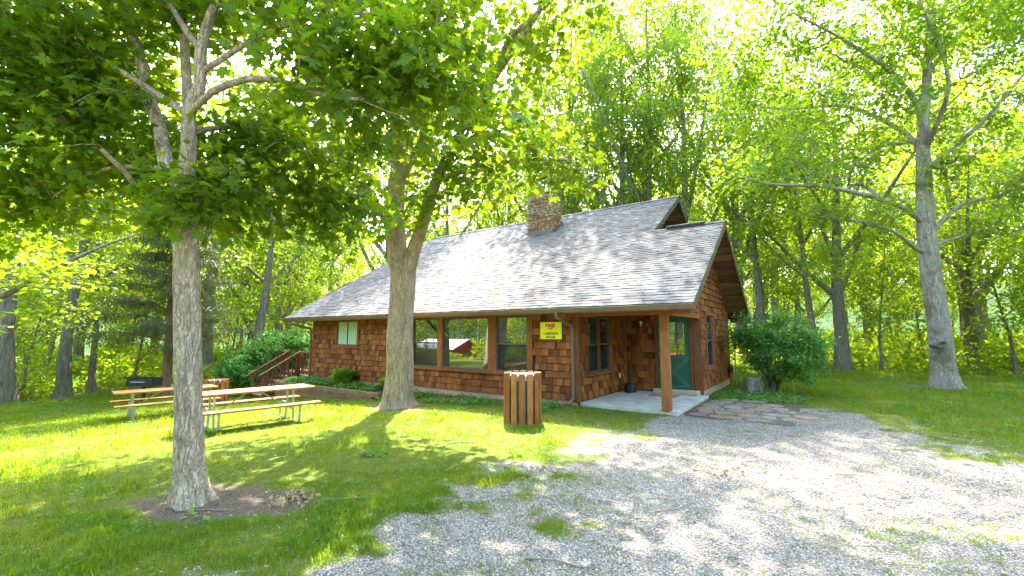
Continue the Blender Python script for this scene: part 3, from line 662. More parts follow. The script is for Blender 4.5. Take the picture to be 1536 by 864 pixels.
# chimney
CX0, CX1, CY0, CY1, CZ = -4.79, -3.6, 5.09, 5.92, 7.36
chim = obj('chimney', MB().box(CX0 + .03, CX1 - .03, CY0 + .03, CY1 - .03, 5.4, CZ - .02), 'mortar', house)
st = MB(); r2 = random.Random(5)
def stone(c, n, du, w, hh, d):
    dz = np.array((0, 0, 1.)); n = np.array(n, float); du = np.array(du, float); ring = []
    k = r2.choice((5, 6, 7)); a0 = r2.random() * 6
    for i in range(k):
        a = a0 + i * 2 * math.pi / k; q = r2.uniform(.8, 1.1); ring.append((math.cos(a) * w / 2 * q, math.sin(a) * hh / 2 * q))
    o = np.array(c); v = [o + du * x + dz * z - n * .03 for x, z in ring] + [o + du * x * .97 + dz * z * .97 + n * d * .6 for x, z in ring] + [o + du * x * .6 + dz * z * .6 + n * d for x, z in ring]
    f = [tuple(range(2 * k, 3 * k))]
    for j in (0, 1): f += [(j * k + i, j * k + (i + 1) % k, (j + 1) * k + (i + 1) % k, (j + 1) * k + i) for i in range(k)]
    st.add(v, f)
for n, du, o, L in (((0, -1, 0), (1, 0, 0), (CX0, CY0 + .03), CX1 - CX0), ((1, 0, 0), (0, 1, 0), (CX1 - .03, CY0), CY1 - CY0), ((-1, 0, 0), (0, -1, 0), (CX0 + .03, CY1), CY1 - CY0)):
    z = 5.55
    while z < CZ - .02:
        hh = r2.uniform(.09, .16); u = 0
        while u < L - .04:
            w = min(r2.uniform(.1, .27), L - u + .02); 
            stone((o[0] + du[0] * (u + w / 2), o[1] + du[1] * (u + w / 2), z + hh / 2 + r2.uniform(-.02, .02)), n, du, w * 1.04, hh * 1.12, r2.uniform(.02, .05)); u += w
        z += hh
obj('stone', st, 'stone', chim, kind='stuff')
obj('chimney_cap', MB().box(CX0 + .02, CX1 - .02, CY0 + .02, CY1 - .02, CZ - .019, CZ + .05, .02), 'mortar', chim)
obj('flue_pipe', MB().lathe((-3.95, 5.5, CZ + .05), [(.13, 0), (.13, .1), (.2, .11), (.22, .17), (.05, .22)], 14), 'metaldark', chim)
fb = MB(); 
fb.prism([P3(CX0 - .08, CY0 - .13, .016), P3(CX1 + .08, CY0 - .13, .016), P3(CX1 + .08, CY0 + .03, .016), P3(CX0 - .08, CY0 + .03, .016)], tuple(NV * .012))
fb.prism([(CX0 - .03, CY0 - .025, rz_(CY0) - .0), (CX1 + .03, CY0 - .025, rz_(CY0)), (CX1 + .03, CY0 - .025, rz_(CY0) + .13), (CX0 - .03, CY0 - .025, rz_(CY0) + .13)], (0, .02, 0))
fb.prism([(CX1 + .03, CY0 - .025, rz_(CY0)), (CX1 + .03, CY1, rz_(CY1)), (CX1 + .03, CY1, rz_(CY1) + .13), (CX1 + .03, CY0 - .025, rz_(CY0) + .13)], (.012, 0, 0))
obj('flashing', fb, 'rust', chim)
for x, y in ((-11.0, .7), (-9.3, 6.5)): obj('vent_pipe', MB().lathe((x, y, rz_(y) - .03), [(.07, 0), (.05, .05), (.045, .36), (.03, .37)], 10), 'galv', house)
# downspouts
for pts in ([(-.28, EY - .06, 2.25), (-.27, EY - .05, 2.12), (-.13, -.1, 1.93), (-.11, -.075, 1.84), (-.11, -.075, .12), (-.16, -.13, .03), (-.22, -.24, -.01)], [(-12.55, EY - .06, 2.25), (-12.53, EY - .05, 2.14), (-11.95, -.05, 1.93), (-11.86, -.06, 1.84), (-11.86, -.06, -.1)]):
    obj('downspout', MB().tube(pts, [.044] * len(pts), 8), 'down', house)
obj('outlet_box', MB().box(.02, .05, 2.62, 2.72, .42, .56, .006), 'white', house)

# --- porch floor and things around it
o = obj('porch_slab', MB().box(.002, 2.36, .06, YB + .02, -.2, .03, .01), 'concrete'); o['kind'] = 'structure'
o = obj('door_step', MB().box(.93, 2.16, YB - .34, YB - .04, .03, .145, .012), 'step'); o['kind'] = 'structure'
o = obj('door_mat', MB().box(1.0, 1.75, 2.2, 2.7, .031, .043, .004), flat('mat_fibre', (.34, .22, .14), .95, .4, 0, 60, .5)); tag(o, 'flat brown door mat lying on the porch slab before the green door', 'door mat')
t = thing('smoking_receptacle', 'black upright ashtray bin with round base and slim neck in the porch corner', 'ashtray', (.36, 2.62, .03))
obj('base', MB().lathe((.36, 2.62, .03), [(.14, 0), (.17, .02), (.17, .2), (.13, .26), (.05, .29)], 18), 'black', t, smooth=False)
obj('neck', MB().lathe((.36, 2.62, .318), [(.035, 0), (.034, .5)], 12), 'black', t)
obj('cap', MB().lathe((.36, 2.62, .82), [(.05, 0), (.055, .02), (.055, .1), (.03, .12)], 12), 'black', t)
t = thing('wall_lantern', 'small dark lantern with amber glass on the porch back wall', 'wall lamp', (.56, YB - .03, 2.05))
obj('bracket', MB().box(.51, .61, YB - .055, YB - .026, 1.98, 2.14, .008).tube([(.56, YB - .05, 2.1), (.56, YB - .12, 2.16), (.56, YB - .15, 2.12)], [.012] * 3, 6), 'metaldark', t)
obj('lamp_shade', MB().lathe((.56, YB - .15, 1.93), [(.03, 0), (.075, .12), (.08, .17)], 8), 'brass', t)
obj('cap', MB().lathe((.56, YB - .15, 2.1), [(.095, 0), (.07, .03), (.02, .07)], 8), 'metaldark', t)
obj('finial', MB().lathe((.56, YB - .15, 1.85), [(.006, 0), (.02, .03), (.035, .08)], 8), 'metaldark', t)

# sign
sx0, sx1, sz0, sz1, sy = -1.06, -.42, 1.585, 2.03, -.05
t = thing('house_sign', 'yellow house name sign with red and black lettering on the shingles', 'sign', (-.74, sy, 1.8))
obj('frame', MB().box(sx0 - .025, sx1 + .025, sy, sy + .028, sz0 - .025, sz1 + .025, .012), 'signblk', t)
obj('panel', MB().box(sx0, sx1, sy - .008, sy - .001, sz0, sz1, .003), 'yellow', t)
def text(body, x, z, size, mat, sx=1.0, y=sy - .0125, bold=.0):
    c = bpy.data.curves.new('lettering', 'FONT'); c.body = body; c.size = size; c.align_x = 'CENTER'; c.extrude = .0015; c.offset = bold
    ob = bpy.data.objects.new('lettering_source', c); COL.objects.link(ob); dg = bpy.context.evaluated_depsgraph_get(); dg.update()
    me = bpy.data.meshes.new_from_object(ob.evaluated_get(dg)); bpy.data.objects.remove(ob)
    for q in me.vertices: px, pz, py = q.co; q.co = (x + px * sx, y - py, z + pz)
    me.materials.clear(); me.materials.append(MT[mat]); return obj('lettering', me, None, t)
text('LAKEVIEW', -.74, 1.7, .088, 'signblk', 1.05, bold=.002); text('HOUSE', -.74, 1.61, .088, 'signblk', 1.0, bold=.002)
text('BASS', -.755, 1.895, .125, 'signred', 1.05, bold=.006)
fish = [(-.83, 1.875), (-.8, 1.845), (-.75, 1.83), (-.7, 1.84), (-.675, 1.87), (-.665, 1.9), (-.69, 1.895), (-.71, 1.87), (-.745, 1.86), (-.785, 1.868), (-.8, 1.89)]
obj('fish_emblem', MB().prism([(a, sy - .0095, b) for a, b in fish[::-1]], (0, -.005, 0)), 'signblu', t)

# flagstones
path = obj('stone_path', MB().add([(2.36, .2, -.052), (4.5, .2, -.052), (4.5, 3.6, -.052), (2.36, 3.6, -.052)], [(0, 1, 2, 3)]), 'soil'); path['kind'] = 'structure'
r3 = random.Random(9); ny = 7
for j in range(ny):
    y0 = .25 + j * .46; x = 2.42 + r3.uniform(0, .15); xe = 4.35 - .13 * (j - 2.4) ** 2 * .3 + r3.uniform(-.2, .15)
    while x < xe:
        w = r3.uniform(.32, .68); d = .44; c = np.array((x + w / 2, y0 + d / 2 + r3.uniform(-.04, .04)))
        k = r3.choice((6, 7, 8)); a0 = r3.random(); ring = []
        for i in range(k):
            a = a0 + i * 2 * math.pi / k; q = r3.uniform(.86, 1.08); cx_, sn = math.cos(a), math.sin(a); e = 1 / (abs(cx_) ** 3 + abs(sn) ** 3) ** (1 / 3)
            ring.append((cx_ * e * w / 2 * q * .95, sn * e * d / 2 * q * .95))
        z = -.035 + r3.uniform(-.006, .014); v = [(c[0] + p[0], c[1] + p[1], -.09) for p in ring] + [(c[0] + p[0], c[1] + p[1], z - .008) for p in ring] + [(c[0] + p[0] * .93, c[1] + p[1] * .93, z + r3.uniform(-.004, .004)) for p in ring]
        f = [tuple(range(2 * k, 3 * k))]
        for jj in (0, 1): f += [(jj * k + i, jj * k + (i + 1) % k, (jj + 1) * k + (i + 1) % k, (jj + 1) * k + i) for i in range(k)]
        obj('flagstone', MB().add(v, f), 'flag', path); x += w + r3.uniform(.0, .05)

# slatted bins
def bin_(label, x, y, r, hh, n, rz, group):
    z = float(ground_z(x, y)) - .02; t = thing('slatted_bin', label, 'litter bin', (x, y, z), group, rz)
    obj('liner', MB().lathe((0, 0, .04), [(r * .8, 0), (r * .84, hh * .82), (r * .86, hh * .9), (r * .7, hh * .9)], 20), 'blue', t, world=False)
    obj('rim', MB().lathe((0, 0, hh * .86), [(r * .885, 0), (r * .9, hh * .1), (r * .86, hh * .115), (r * .7, hh * .1), (r * .7, .0)], 24), 'galvrim', t, world=False)
    ring = MB()
    for zz in (.12, hh * .62): ring.lathe((0, 0, zz), [(r * .9, 0), (r * .925, .0), (r * .925, .05), (r * .9, .05)], 24)
    obj('hoop', ring, 'metaldark', t, world=False)
    w = 2 * math.pi * r / n * .72; sm = MB().box(-w / 2, w / 2, -.018, .018, 0, hh, .006).mesh('slat'); sm.materials.append(MT['slat'])
    bm_ = MB()
    for zz in (.145, hh * .645, hh - .06): bm_.lathe((0, -.019, zz), [(.0, -.008), (.008, 0), (.0, .008)], 6)
    for k in range(n):
        a = 2 * math.pi * k / n; s = bpy.data.objects.new('slat', sm); COL.objects.link(s); s.parent = t
        s.location = (r * .945 * math.sin(a), -r * .945 * math.cos(a), .01 + .008 * math.sin(k * 5)); s.rotation_euler = (0, 0, a)
    return t
bin_('large round litter bin of vertical wooden slats standing on the lawn before the windows', -.12, -2.32, .39, 1.0, 14, .1, 'slatted litter bins')
bin_('distant wooden slatted litter bin beside the picnic tables and the left shrub', -11.9, -3.35, .36, .95, 13, .3, 'slatted litter bins')

# picnic tables
def picnic(label, x, y, ang, Ltop, Lf, first=None):
    z = float(ground_z(x, y)); t = thing('picnic_table', label, 'picnic table', (x, y, z), 'picnic tables on the lawn', ang)
    for k, dx in enumerate((-.3, -.15, 0, .15, .3)): obj('tabletop_plank', MB().box(dx - .07, dx + .07, -Ltop / 2, Ltop / 2, .735, .775, .005), 'table', t, False)
    for sx in (-1, 1): obj('seat', MB().box(sx * .64 - .125, sx * .64 - .003, -Ltop / 2, Ltop / 2, .43, .468, .005).box(sx * .64 + .003, sx * .64 + .125, -Ltop / 2, Ltop / 2, .43, .468, .005), 'table', t, False)
    for sy_ in (-1, 1):
        yy = sy_ * Lf / 2
        for sx in (-1, 1):
            obj('leg', MB().tube([(sx * .18, yy, .72), (sx * .2, yy, .3), (sx * .24, yy, .06), (sx * .3, yy, .022), (sx * .5, yy, .02), (sx * .58, yy, .05), (sx * .61, yy, .12), (sx * .63, yy, .42)], [.024] * 8, 8), 'galv', t, False)
        obj('crossbar', MB().tube([(-.62, yy + .001, .395), (.62, yy + .001, .395)], [.018] * 2, 8).tube([(-.21, yy - .001, .3), (.21, yy - .001, .3)], [.018] * 2, 8).box(-.3, .3, yy - .02, yy + .02, .712, .733), 'galv', t, False)
        obj('brace', MB().tube([(0, yy, .3), (0, sy_ * .12, .72)], [.014] * 2, 6), 'galv', t, False)
    return t
picnic('nearer picnic table with orange wood planks and pale pipe legs, right of the front trunk', -5.3, -5.22, R(-9.3), 2.38, 1.54)
picnic('farther picnic table with orange wood planks on pale pipe legs, left of the front trunk', -10.7, -5.1, R(-9.3), 2.38, 1.54)

# park grill
gx_, gy_ = -16.4, -4.05; gz = float(ground_z(gx_, gy_))
t = thing('park_grill', 'black box barbecue grill on a single post behind the far picnic table', 'grill', (gx_, gy_, gz), None, R(35)); t.scale = (.78, .78, .95)
obj('post', MB().box(-.06, .06, -.06, .06, 0, .78), 'grilliron', t, False)
gm = MB().box(-.62, .62, -.36, .36, .78, .81).box(-.62, .62, -.36, -.34, .81, 1.04).box(-.62, .62, .34, .36, .81, 1.1).box(-.62, -.6, -.34, .34, .81, 1.08).box(.6, .62, -.34, .34, .81, 1.08)
obj('firebox', gm, 'grilliron', t, False)
gr = MB()
for k in range(26): gr.box(-.59 + k * .047, -.575 + k * .047, -.335, .335, 1.0, 1.015)
obj('grate', gr, 'grilliron', t, False)
obj('handle', MB().tube([(-.3, -.36, .95), (-.3, -.44, .95), (.3, -.44, .95), (.3, -.36, .95)], [.014] * 4, 6), 'galv', t, False)
obj('shelf', MB().box(-.5, .5, -.55, -.362, .79, .805), 'grilliron', t, False)

# raised bed
t = thing('raised_bed', 'low flower bed edged with brown timbers against the left part of the house wall', 'flower bed', (-9.3, -.5, -.3))
for k, (z0, z1) in enumerate(((-.26, -.11), (-.415, -.264), (-.57, -.419), (-.72, -.574))):
    obj('timber', MB().box(-12.4, -6.32 - (.35 if k == 1 else 0), -1.05 + .004 * k, -.9 + .004 * k, z0, z1, .01), 'timber', t)
obj('timber', MB().box(-12.55, -12.405, -1.04, .4, -.28, -.12, .01).box(-12.545, -12.41, -1.035, .4, -.75, -.284, .01), 'timber', t)
obj('soil', MB().add([(x, y, -.17 + .05 * sstep(-.9, 0, y) + .02 * math.sin(x * 7 + y * 5)) for x in np.linspace(-12.4, -6.3, 40) for y in np.linspace(-.9, .02, 8)], [(i * 8 + j, (i + 1) * 8 + j, (i + 1) * 8 + j + 1, i * 8 + j + 1) for i in range(39) for j in range(7)]), 'soil', t)

# deck and stairs on the left side
t = thing('wooden_stairs', 'reddish brown wooden stairs with railings climbing to a deck at the left house end', 'stairs', (-13.7, -.4, -.8))
xr0, xr1, ys = -14.12, -13.22, .3
for k in range(6):
    z = -.84 + .165 * (k + 1) - .02; yk = ys - 1.45 + k * .255
    obj('tread', MB().box(xr0 + .03, xr1 - .03, yk, yk + .29, z - .04, z, .006), 'deckb', t); obj('riser', MB().box(xr0 + .04, xr1 - .04, yk + .03, yk + .05, z - .165, z - .042), 'deck', t)
for x in (xr0, xr1): obj('stringer', MB().prism([(x - .02, ys - 1.5, -.9), (x - .02, ys - 1.5, -.66), (x - .02, ys, .12), (x - .02, ys, -.2)], (.04, 0, 0)), 'deck', t)
for k in range(22): obj('deck_board', MB().box(-17.0, XL - .02, ys + .02 + k * .145, ys + .02 + k * .145 + .138, -.035, .0, .004), wood('deck_board_x', [(.4, .3, .24), (.36, .26, .2)], 'x') if k == 0 else bpy.data.materials['deck_board_x'], t)
obj('rim_joist', MB().box(-17.0, XL - .02, ys - .03, ys + .015, -.26, -.04, .004), 'deck', t)
obj('skirt', MB().box(xr1 + .03, XL - .02, ys - .025, ys - .0, -.85, -.265), 'deck', t)
for x in (xr0, xr1):
    obj('newel_post', MB().box(x - .045, x + .045, ys - 1.5, ys - 1.41, -.95, .1, .006), 'deck', t); obj('newel_post', MB().box(x - .045, x + .045, ys - .09, ys - .0, -.3, .93, .006), 'deck', t)
    obj('handrail', MB().beam((x, ys - 1.62, .07), (x, ys + .02, .985), .13, .045), 'deck', t); obj('lower_rail', MB().beam((x, ys - 1.42, -.55), (x, ys - .08, .18), .045, .08), 'deck', t)
    for k in range(8):
        f = (k + .7) / 8.2; y = ys - 1.42 + 1.36 * f; obj('baluster', MB().box(x - .02, x + .02, y - .02, y + .02, -.55 + .74 * f, .14 + .76 * f), 'deck', t)
for xa, xb in ((xr1, XL - .03), (-16.9, xr0)):
    obj('handrail', MB().box(xa + .046, xb, ys - .1, ys + .035, .93, .975, .006), 'deck', t); obj('lower_rail', MB().box(xa + .046, xb, ys - .055, ys - .015, .08, .16), 'deck', t)
    n_ = int((xb - xa) / .13)
    for k in range(1, n_): x = xa + k * (xb - xa) / n_; obj('baluster', MB().box(x - .018, x + .018, ys - .09, ys - .056, .05, .93), 'deck', t)
for k in range(7): obj('post', MB().box(-17 + k * .85, -16.91 + k * .85, ys + 3.1, ys + 3.19, -1, .95), 'deck', t)
obj('handrail', MB().box(-17, XL - .05, ys + 3.06, ys + 3.2, .952, 1.0), 'deck', t)

# stump, hose, stake
t = thing('tree_stump', 'grey sawn tree stump standing beside the right shrub', 'stump', (3.2, 5.2, -.07))
r4 = random.Random(2); prof = [1.3, 1.1, 1.0, .95, .9]; sv = []
for j, zz in enumerate((0, .08, .22, .4, .47)):
    for i in range(18): a = i * math.pi / 9; q = .25 * prof[j] * (1 + .13 * math.sin(3 * a + 1) + .05 * math.sin(7 * a)); sv.append((3.2 + q * math.cos(a), 5.2 + q * math.sin(a), -.08 + zz + (.02 * math.sin(a * 2) if j == 4 else 0)))
obj('bole', MB().add(sv, [(j * 18 + i, j * 18 + (i + 1) % 18, (j + 1) * 18 + (i + 1) % 18, (j + 1) * 18 + i) for j in range(4) for i in range(18)]), 'barkw', t)
obj('cut_face', MB().add(sv[-18:], [tuple(range(18))]), 'stump', t)
t = thing('hose_reel', 'small black and orange hose coil hung on the far corner of the gable wall', 'hose', (XG + .05, 7.35, .4))
obj('coil', MB().tube([(XG + .09, 7.38 + .17 * math.cos(a), .42 + .2 * math.sin(a)) for a in np.linspace(0, 6.28, 17)], [.05] * 17, 8), 'black', t)
obj('nozzle', MB().tube([(XG + .1, 7.2, .36), (XG + .12, 7.17, .2)], [.035, .02], 8), 'orange', t)
o = obj('garden_stake', MB().tube([(2.72, 5.6, -.1), (2.72, 5.61, 1.15)], [.025, .022], 8), 'twig'); tag(o, 'thin upright wooden stake at the left edge of the right shrub', 'stake')

# barn behind the photographer, seen only in the window glass
t = thing('red_barn', 'red barn with pale metal roof reflected in the windows', 'barn', (-37, -34, -1.7))
BXc, BYc = -37.0, -34.5
bm2 = MB(); w2, l2 = 2.6, 3.6; bz = -1.75
bm2.prism([(BXc - l2, BYc - w2, bz), (BXc - l2, BYc + w2, bz), (BXc - l2, BYc + w2, bz + 1.5), (BXc - l2, BYc, bz + 2.5), (BXc - l2, BYc - w2, bz + 1.5)], (2 * l2, 0, 0)); obj('wall', bm2, 'barn', t)
obj('roof', MB().prism([(BXc - l2 - .3, BYc + w2 + .4, bz + 1.45), (BXc - l2 - .3, BYc, bz + 2.65), (BXc - l2 - .3, BYc, bz + 2.75), (BXc - l2 - .3, BYc + w2 + .4, bz + 1.56)], (2 * l2 + .6, 0, 0)).prism([(BXc - l2 - .3, BYc, bz + 2.65), (BXc - l2 - .3, BYc - w2 - .4, bz + 1.45), (BXc - l2 - .3, BYc - w2 - .4, bz + 1.56), (BXc - l2 - .3, BYc, bz + 2.75)], (2 * l2 + .6, 0, 0)), 'barnroof', t)

# ================================================================ TREES
def spline(pl, step):
    """resample a polyline of (x, y, z, r) with a Catmull-Rom curve"""
    P = np.array(pl, float); Q = np.vstack([2 * P[0] - P[1], P, 2 * P[-1] - P[-2]]); out = []
    for i in range(1, len(Q) - 2):
        p0, p1, p2, p3 = Q[i - 1], Q[i], Q[i + 1], Q[i + 2]; n = max(1, int(np.linalg.norm(p2[:3] - p1[:3]) / step))
        for k in range(n):
            t = k / n; q = .5 * (2 * p1 + (p2 - p0) * t + (2 * p0 - 5 * p1 + 4 * p2 - p3) * t * t + (3 * p1 - p0 - 3 * p2 + p3) * t ** 3); q[3] = p1[3] * (1 - t) + p2[3] * t; out.append(q)
    out.append(P[-1]); return np.array(out)
def unit(v): return v / (np.linalg.norm(v, axis=-1, keepdims=True) + 1e-9)

def grow(limbs, pts, r, seg=.35, rtip=.006, pw=.48, droop=.0, bend=.5, wob=.05):
    """limbs: polylines (x,y,z,radius) that are given; every point of pts gets a curved branch from the nearest wood.
    returns the wood as tube chains and the twig ends with their directions"""
    pos, par, rad, dirs, chains = [], [], [], [], []
    for pl in limbs:
        S_ = spline(pl, seg * .8); ids = []
        if pos:
            A = np.array(pos); b = int(np.argmin(((A - S_[0][:3]) ** 2).sum(1)))
        else: b = -1
        for k, q in enumerate(S_):
            d = S_[min(k + 1, len(S_) - 1)][:3] - S_[max(k - 1, 0)][:3]; pos.append(q[:3].copy()); par.append(b); rad.append(q[3]); dirs.append(d / (np.linalg.norm(d) + 1e-9)); b = len(pos) - 1; ids.append(b)
        chains.append(('limb', ids))
    nfix = len(pos); cap = nfix + len(pts) * 14; PA = np.zeros((cap, 3)); PA[:nfix] = pos; cnt = nfix
    ok = np.ones(cap, bool); ok[:nfix] = np.array(rad) < .24
    pts = np.array(pts); d0 = np.sqrt(((pts[:, None] - PA[None, :nfix][:, ok[:nfix]]) ** 2).sum(-1)).min(1); order = np.argsort(d0); tips = []
    for i in order:
        p = pts[i]; dd = PA[:cnt] - p; D = np.sqrt((dd ** 2).sum(1)); D = D + .35 * np.maximum(0, PA[:cnt, 2] - p[2]) + (~ok[:cnt]) * 50
        a = int(np.argmin(D)); L = np.linalg.norm(p - PA[a]); n = int(min(12, max(2, round(L / seg)))); da = dirs[a]; to = (p - PA[a]) / (L + 1e-6)
        c = PA[a] + (da * bend + to * (1 - bend)) * L * .5 + np.array((0, 0, .12 * L)); ids = [a]; b = a
        for k in range(1, n + 1):
            t = k / n; q = PA[a] * (1 - t) ** 2 + c * 2 * t * (1 - t) + p * t * t; q = q + np.array((0, 0, -droop * t * t * L)) + r.randn(3) * wob * L / n * (k < n)
            PA[cnt] = q; par.append(b); rad.append(0); dv = q - PA[b]; dirs.append(dv / (np.linalg.norm(dv) + 1e-9)); ids.append(cnt); b = cnt; cnt += 1
        chains.append(('twig', ids)); tips.append(b)
    load = np.zeros(cnt); load[tips] = 1
    for k in range(cnt - 1, -1, -1):
        if par[k] >= 0: load[par[k]] += load[k]
    rad = np.array(rad + [0] * (cnt - len(rad)), float)
    for k in range(nfix, cnt): rad[k] = rtip * load[k] ** pw
    for k in range(nfix, cnt):
        if par[k] >= 0: rad[k] = min(rad[k], rad[par[k]] * .85)
    P = PA[:cnt]; tubes = []
    for kind, ids in chains:
        rr_ = rad[ids].copy()
        if kind == 'twig': rr_[0] = min(rr_[0], rr_[1] * 1.35)
        tubes.append((P[ids], rr_))
    T_ = np.array(tips); return tubes, P[T_], np.array([dirs[t] for t in tips]), P, np.array(par), rad

def wood_mesh(name, tubes, r, trunk_sides=20, rough=.05, flare=0, fine=0.0):
    V, F = [], []; k = 0
    for j, (P, R_) in enumerate(tubes):
        mx = R_.max(); fine_ = fine and mx > .07 and len(P) > 3
        if fine_: Q_ = spline(np.column_stack([P, R_]), .05); P, R_ = Q_[:, :3], Q_[:, 3]
        n = (56 if mx > .12 else 28) if fine_ else trunk_sides if mx > .12 else 10 if mx > .05 else 6 if mx > .02 else 4
        v, f = tube_arrays(P, R_, n); v = np.array(v)
        if mx > .05:
            c = np.repeat(P, n, 0); d = v - c; ang = np.tile(np.arange(n) * 2 * math.pi / n, len(P)); zz = c[:, 2]
            w = 1 + rough * (np.sin(ang * 3 + zz * 1.3 + j) * .6 + np.sin(ang * 5 - zz * 2.1) * .4) + rough * 1.2 * (vnoise(ang * 2.2, zz * 1.7 + j * 7) - .5)
            if flare and j == 0:
                h_ = zz - P[0][2]; w = w * (1 + flare * np.exp(-h_ / .16) * (.5 + .5 * np.sin(ang * 5 + 1) * np.sin(ang * 2 + .3)))
            if fine_:
                rr2 = np.repeat(R_, n); u1, u2 = np.cos(ang) * 1.0, np.sin(ang) * 1.0; per_ = np.minimum(ang, 2 * math.pi - ang)
                rid = np.abs(2 * vnoise(per_ * 9 * np.clip(mx * 5, .6, 2), zz * 4.5 + 3 * j, 1.0) - 1) ** .7 * .7 + .5 * np.abs(2 * vnoise(per_ * 17 * np.clip(mx * 5, .6, 2) + 40, zz * 9, 1.0) - 1)
                w = w + (rid - .6) * fine / np.maximum(rr2, .05)
            v = c + d * w[:, None]
        V.append(v); F += [tuple(i + k for i in q) for q in f]; k += len(v)
    return fastmesh(name, np.vstack(V), np.array(F), True)

MAPLE = [(0, 0), (.16, -.06), (.3, .1), (.2, .17), (.5, .2), (.62, .38), (.4, .4), (.5, .62), (.3, .6), (.14, .62), (.12, .8), (0, 1)]
def leaf_shape(kind):
    if kind == 'maple':
        half = MAPLE; pts = half + [(-x, y) for x, y in half[-2:0:-1]]; v = [(0, .36)] + pts; n = len(pts)
        V_ = np.array([(x, y, -.25 * abs(x) - .22 * max(0, y - .4) ** 1.0) for x, y in v]); return V_, np.array([(0, 1 + i, 1 + (i + 1) % n) for i in range(n)])
    if kind == 'mapleb':
        half = [(0, 0), (.4, .05), (.55, .38), (.3, .5), (0, 1)]; pts = half + [(-x, y) for x, y in half[-2:0:-1]]; v = [(0, .36)] + pts; n = len(pts)
        return np.array([(x, y, -.28 * abs(x) - .2 * max(0, y - .4)) for x, y in v]), np.array([(0, 1 + i, 1 + (i + 1) % n) for i in range(n)])
    if kind == 'oak':
        return np.array([(0, 0, 0), (.2, .3, -.05), (.34, .68, -.08), (0, 1, -.15), (-.34, .66, -.08), (-.2, .32, -.05), (0, .5, .0)]), np.array([(0, 1, 6), (1, 2, 6), (2, 3, 6), (3, 4, 6), (4, 5, 6), (5, 0, 6)])
    if kind == 'leaf': return np.array([(0, 0, 0), (.3, .45, -.1), (0, 1, -.12), (-.3, .45, -.1)]), np.array([(0, 1, 2), (0, 2, 3)])
    if kind == 'needle': return np.array([(-.05, 0, 0), (.05, 0, 0), (.0, 1, -.15)]), np.array([(0, 1, 2)])
def frames(n, out, r, up=.75, droop=.25, spread=1.0):
    """leaf frames: y along the leaf, z its upper side"""
    y = unit(out + r.randn(n, 3) * .55 * spread + np.array((0, 0, -droop))); z = unit(r.randn(n, 3) * .6 + np.array((0, 0, up * 1.6)))
    z = unit(z - y * (z * y).sum(1, keepdims=True)); return np.cross(y, z), y, z
def leaves_mesh(name, kind, C_, fr, size):
    S_, T_ = leaf_shape(kind); X_, Y_, Z_ = fr
    V_ = C_[:, None] + size[:, None, None] * (S_[None, :, 0:1] * X_[:, None] + S_[None, :, 1:2] * Y_[:, None] + S_[None, :, 2:3] * Z_[:, None])
    F_ = T_[None] + (np.arange(len(C_)) * len(S_))[:, None, None]; return fastmesh(name, V_.reshape(-1, 3), F_.reshape(-1, 3))
def sprays(tips, dirs, r, n, rad, size, flat_=.55, back=.35, svar=.5, up=.75, droop=.25):
    """leaf clusters round twig ends"""
    k = len(tips) * n; t = np.repeat(tips, n, 0); d = np.repeat(dirs, n, 0); o = r.randn(k, 3) * rad * .55; o[:, 2] *= flat_
    c = t + o - d * r.rand(k, 1) * back; out = unit(o + d * .25 * rad); s = size * (1 + svar * (r.rand(k) * 2 - 1.2))
    return c, frames(k, out, r, up, droop), s
def blob_points(blobs, r, per):
    L = []
    for x, y, z, q in blobs:
        n = max(3, int(per * q * q)); d = unit(r.randn(n, 3)); rr_ = q * r.rand(n, 1) ** .45; L.append(np.array((x, y, z)) + d * rr_ * np.array((1, 1, .8)))
    return np.vstack(L)

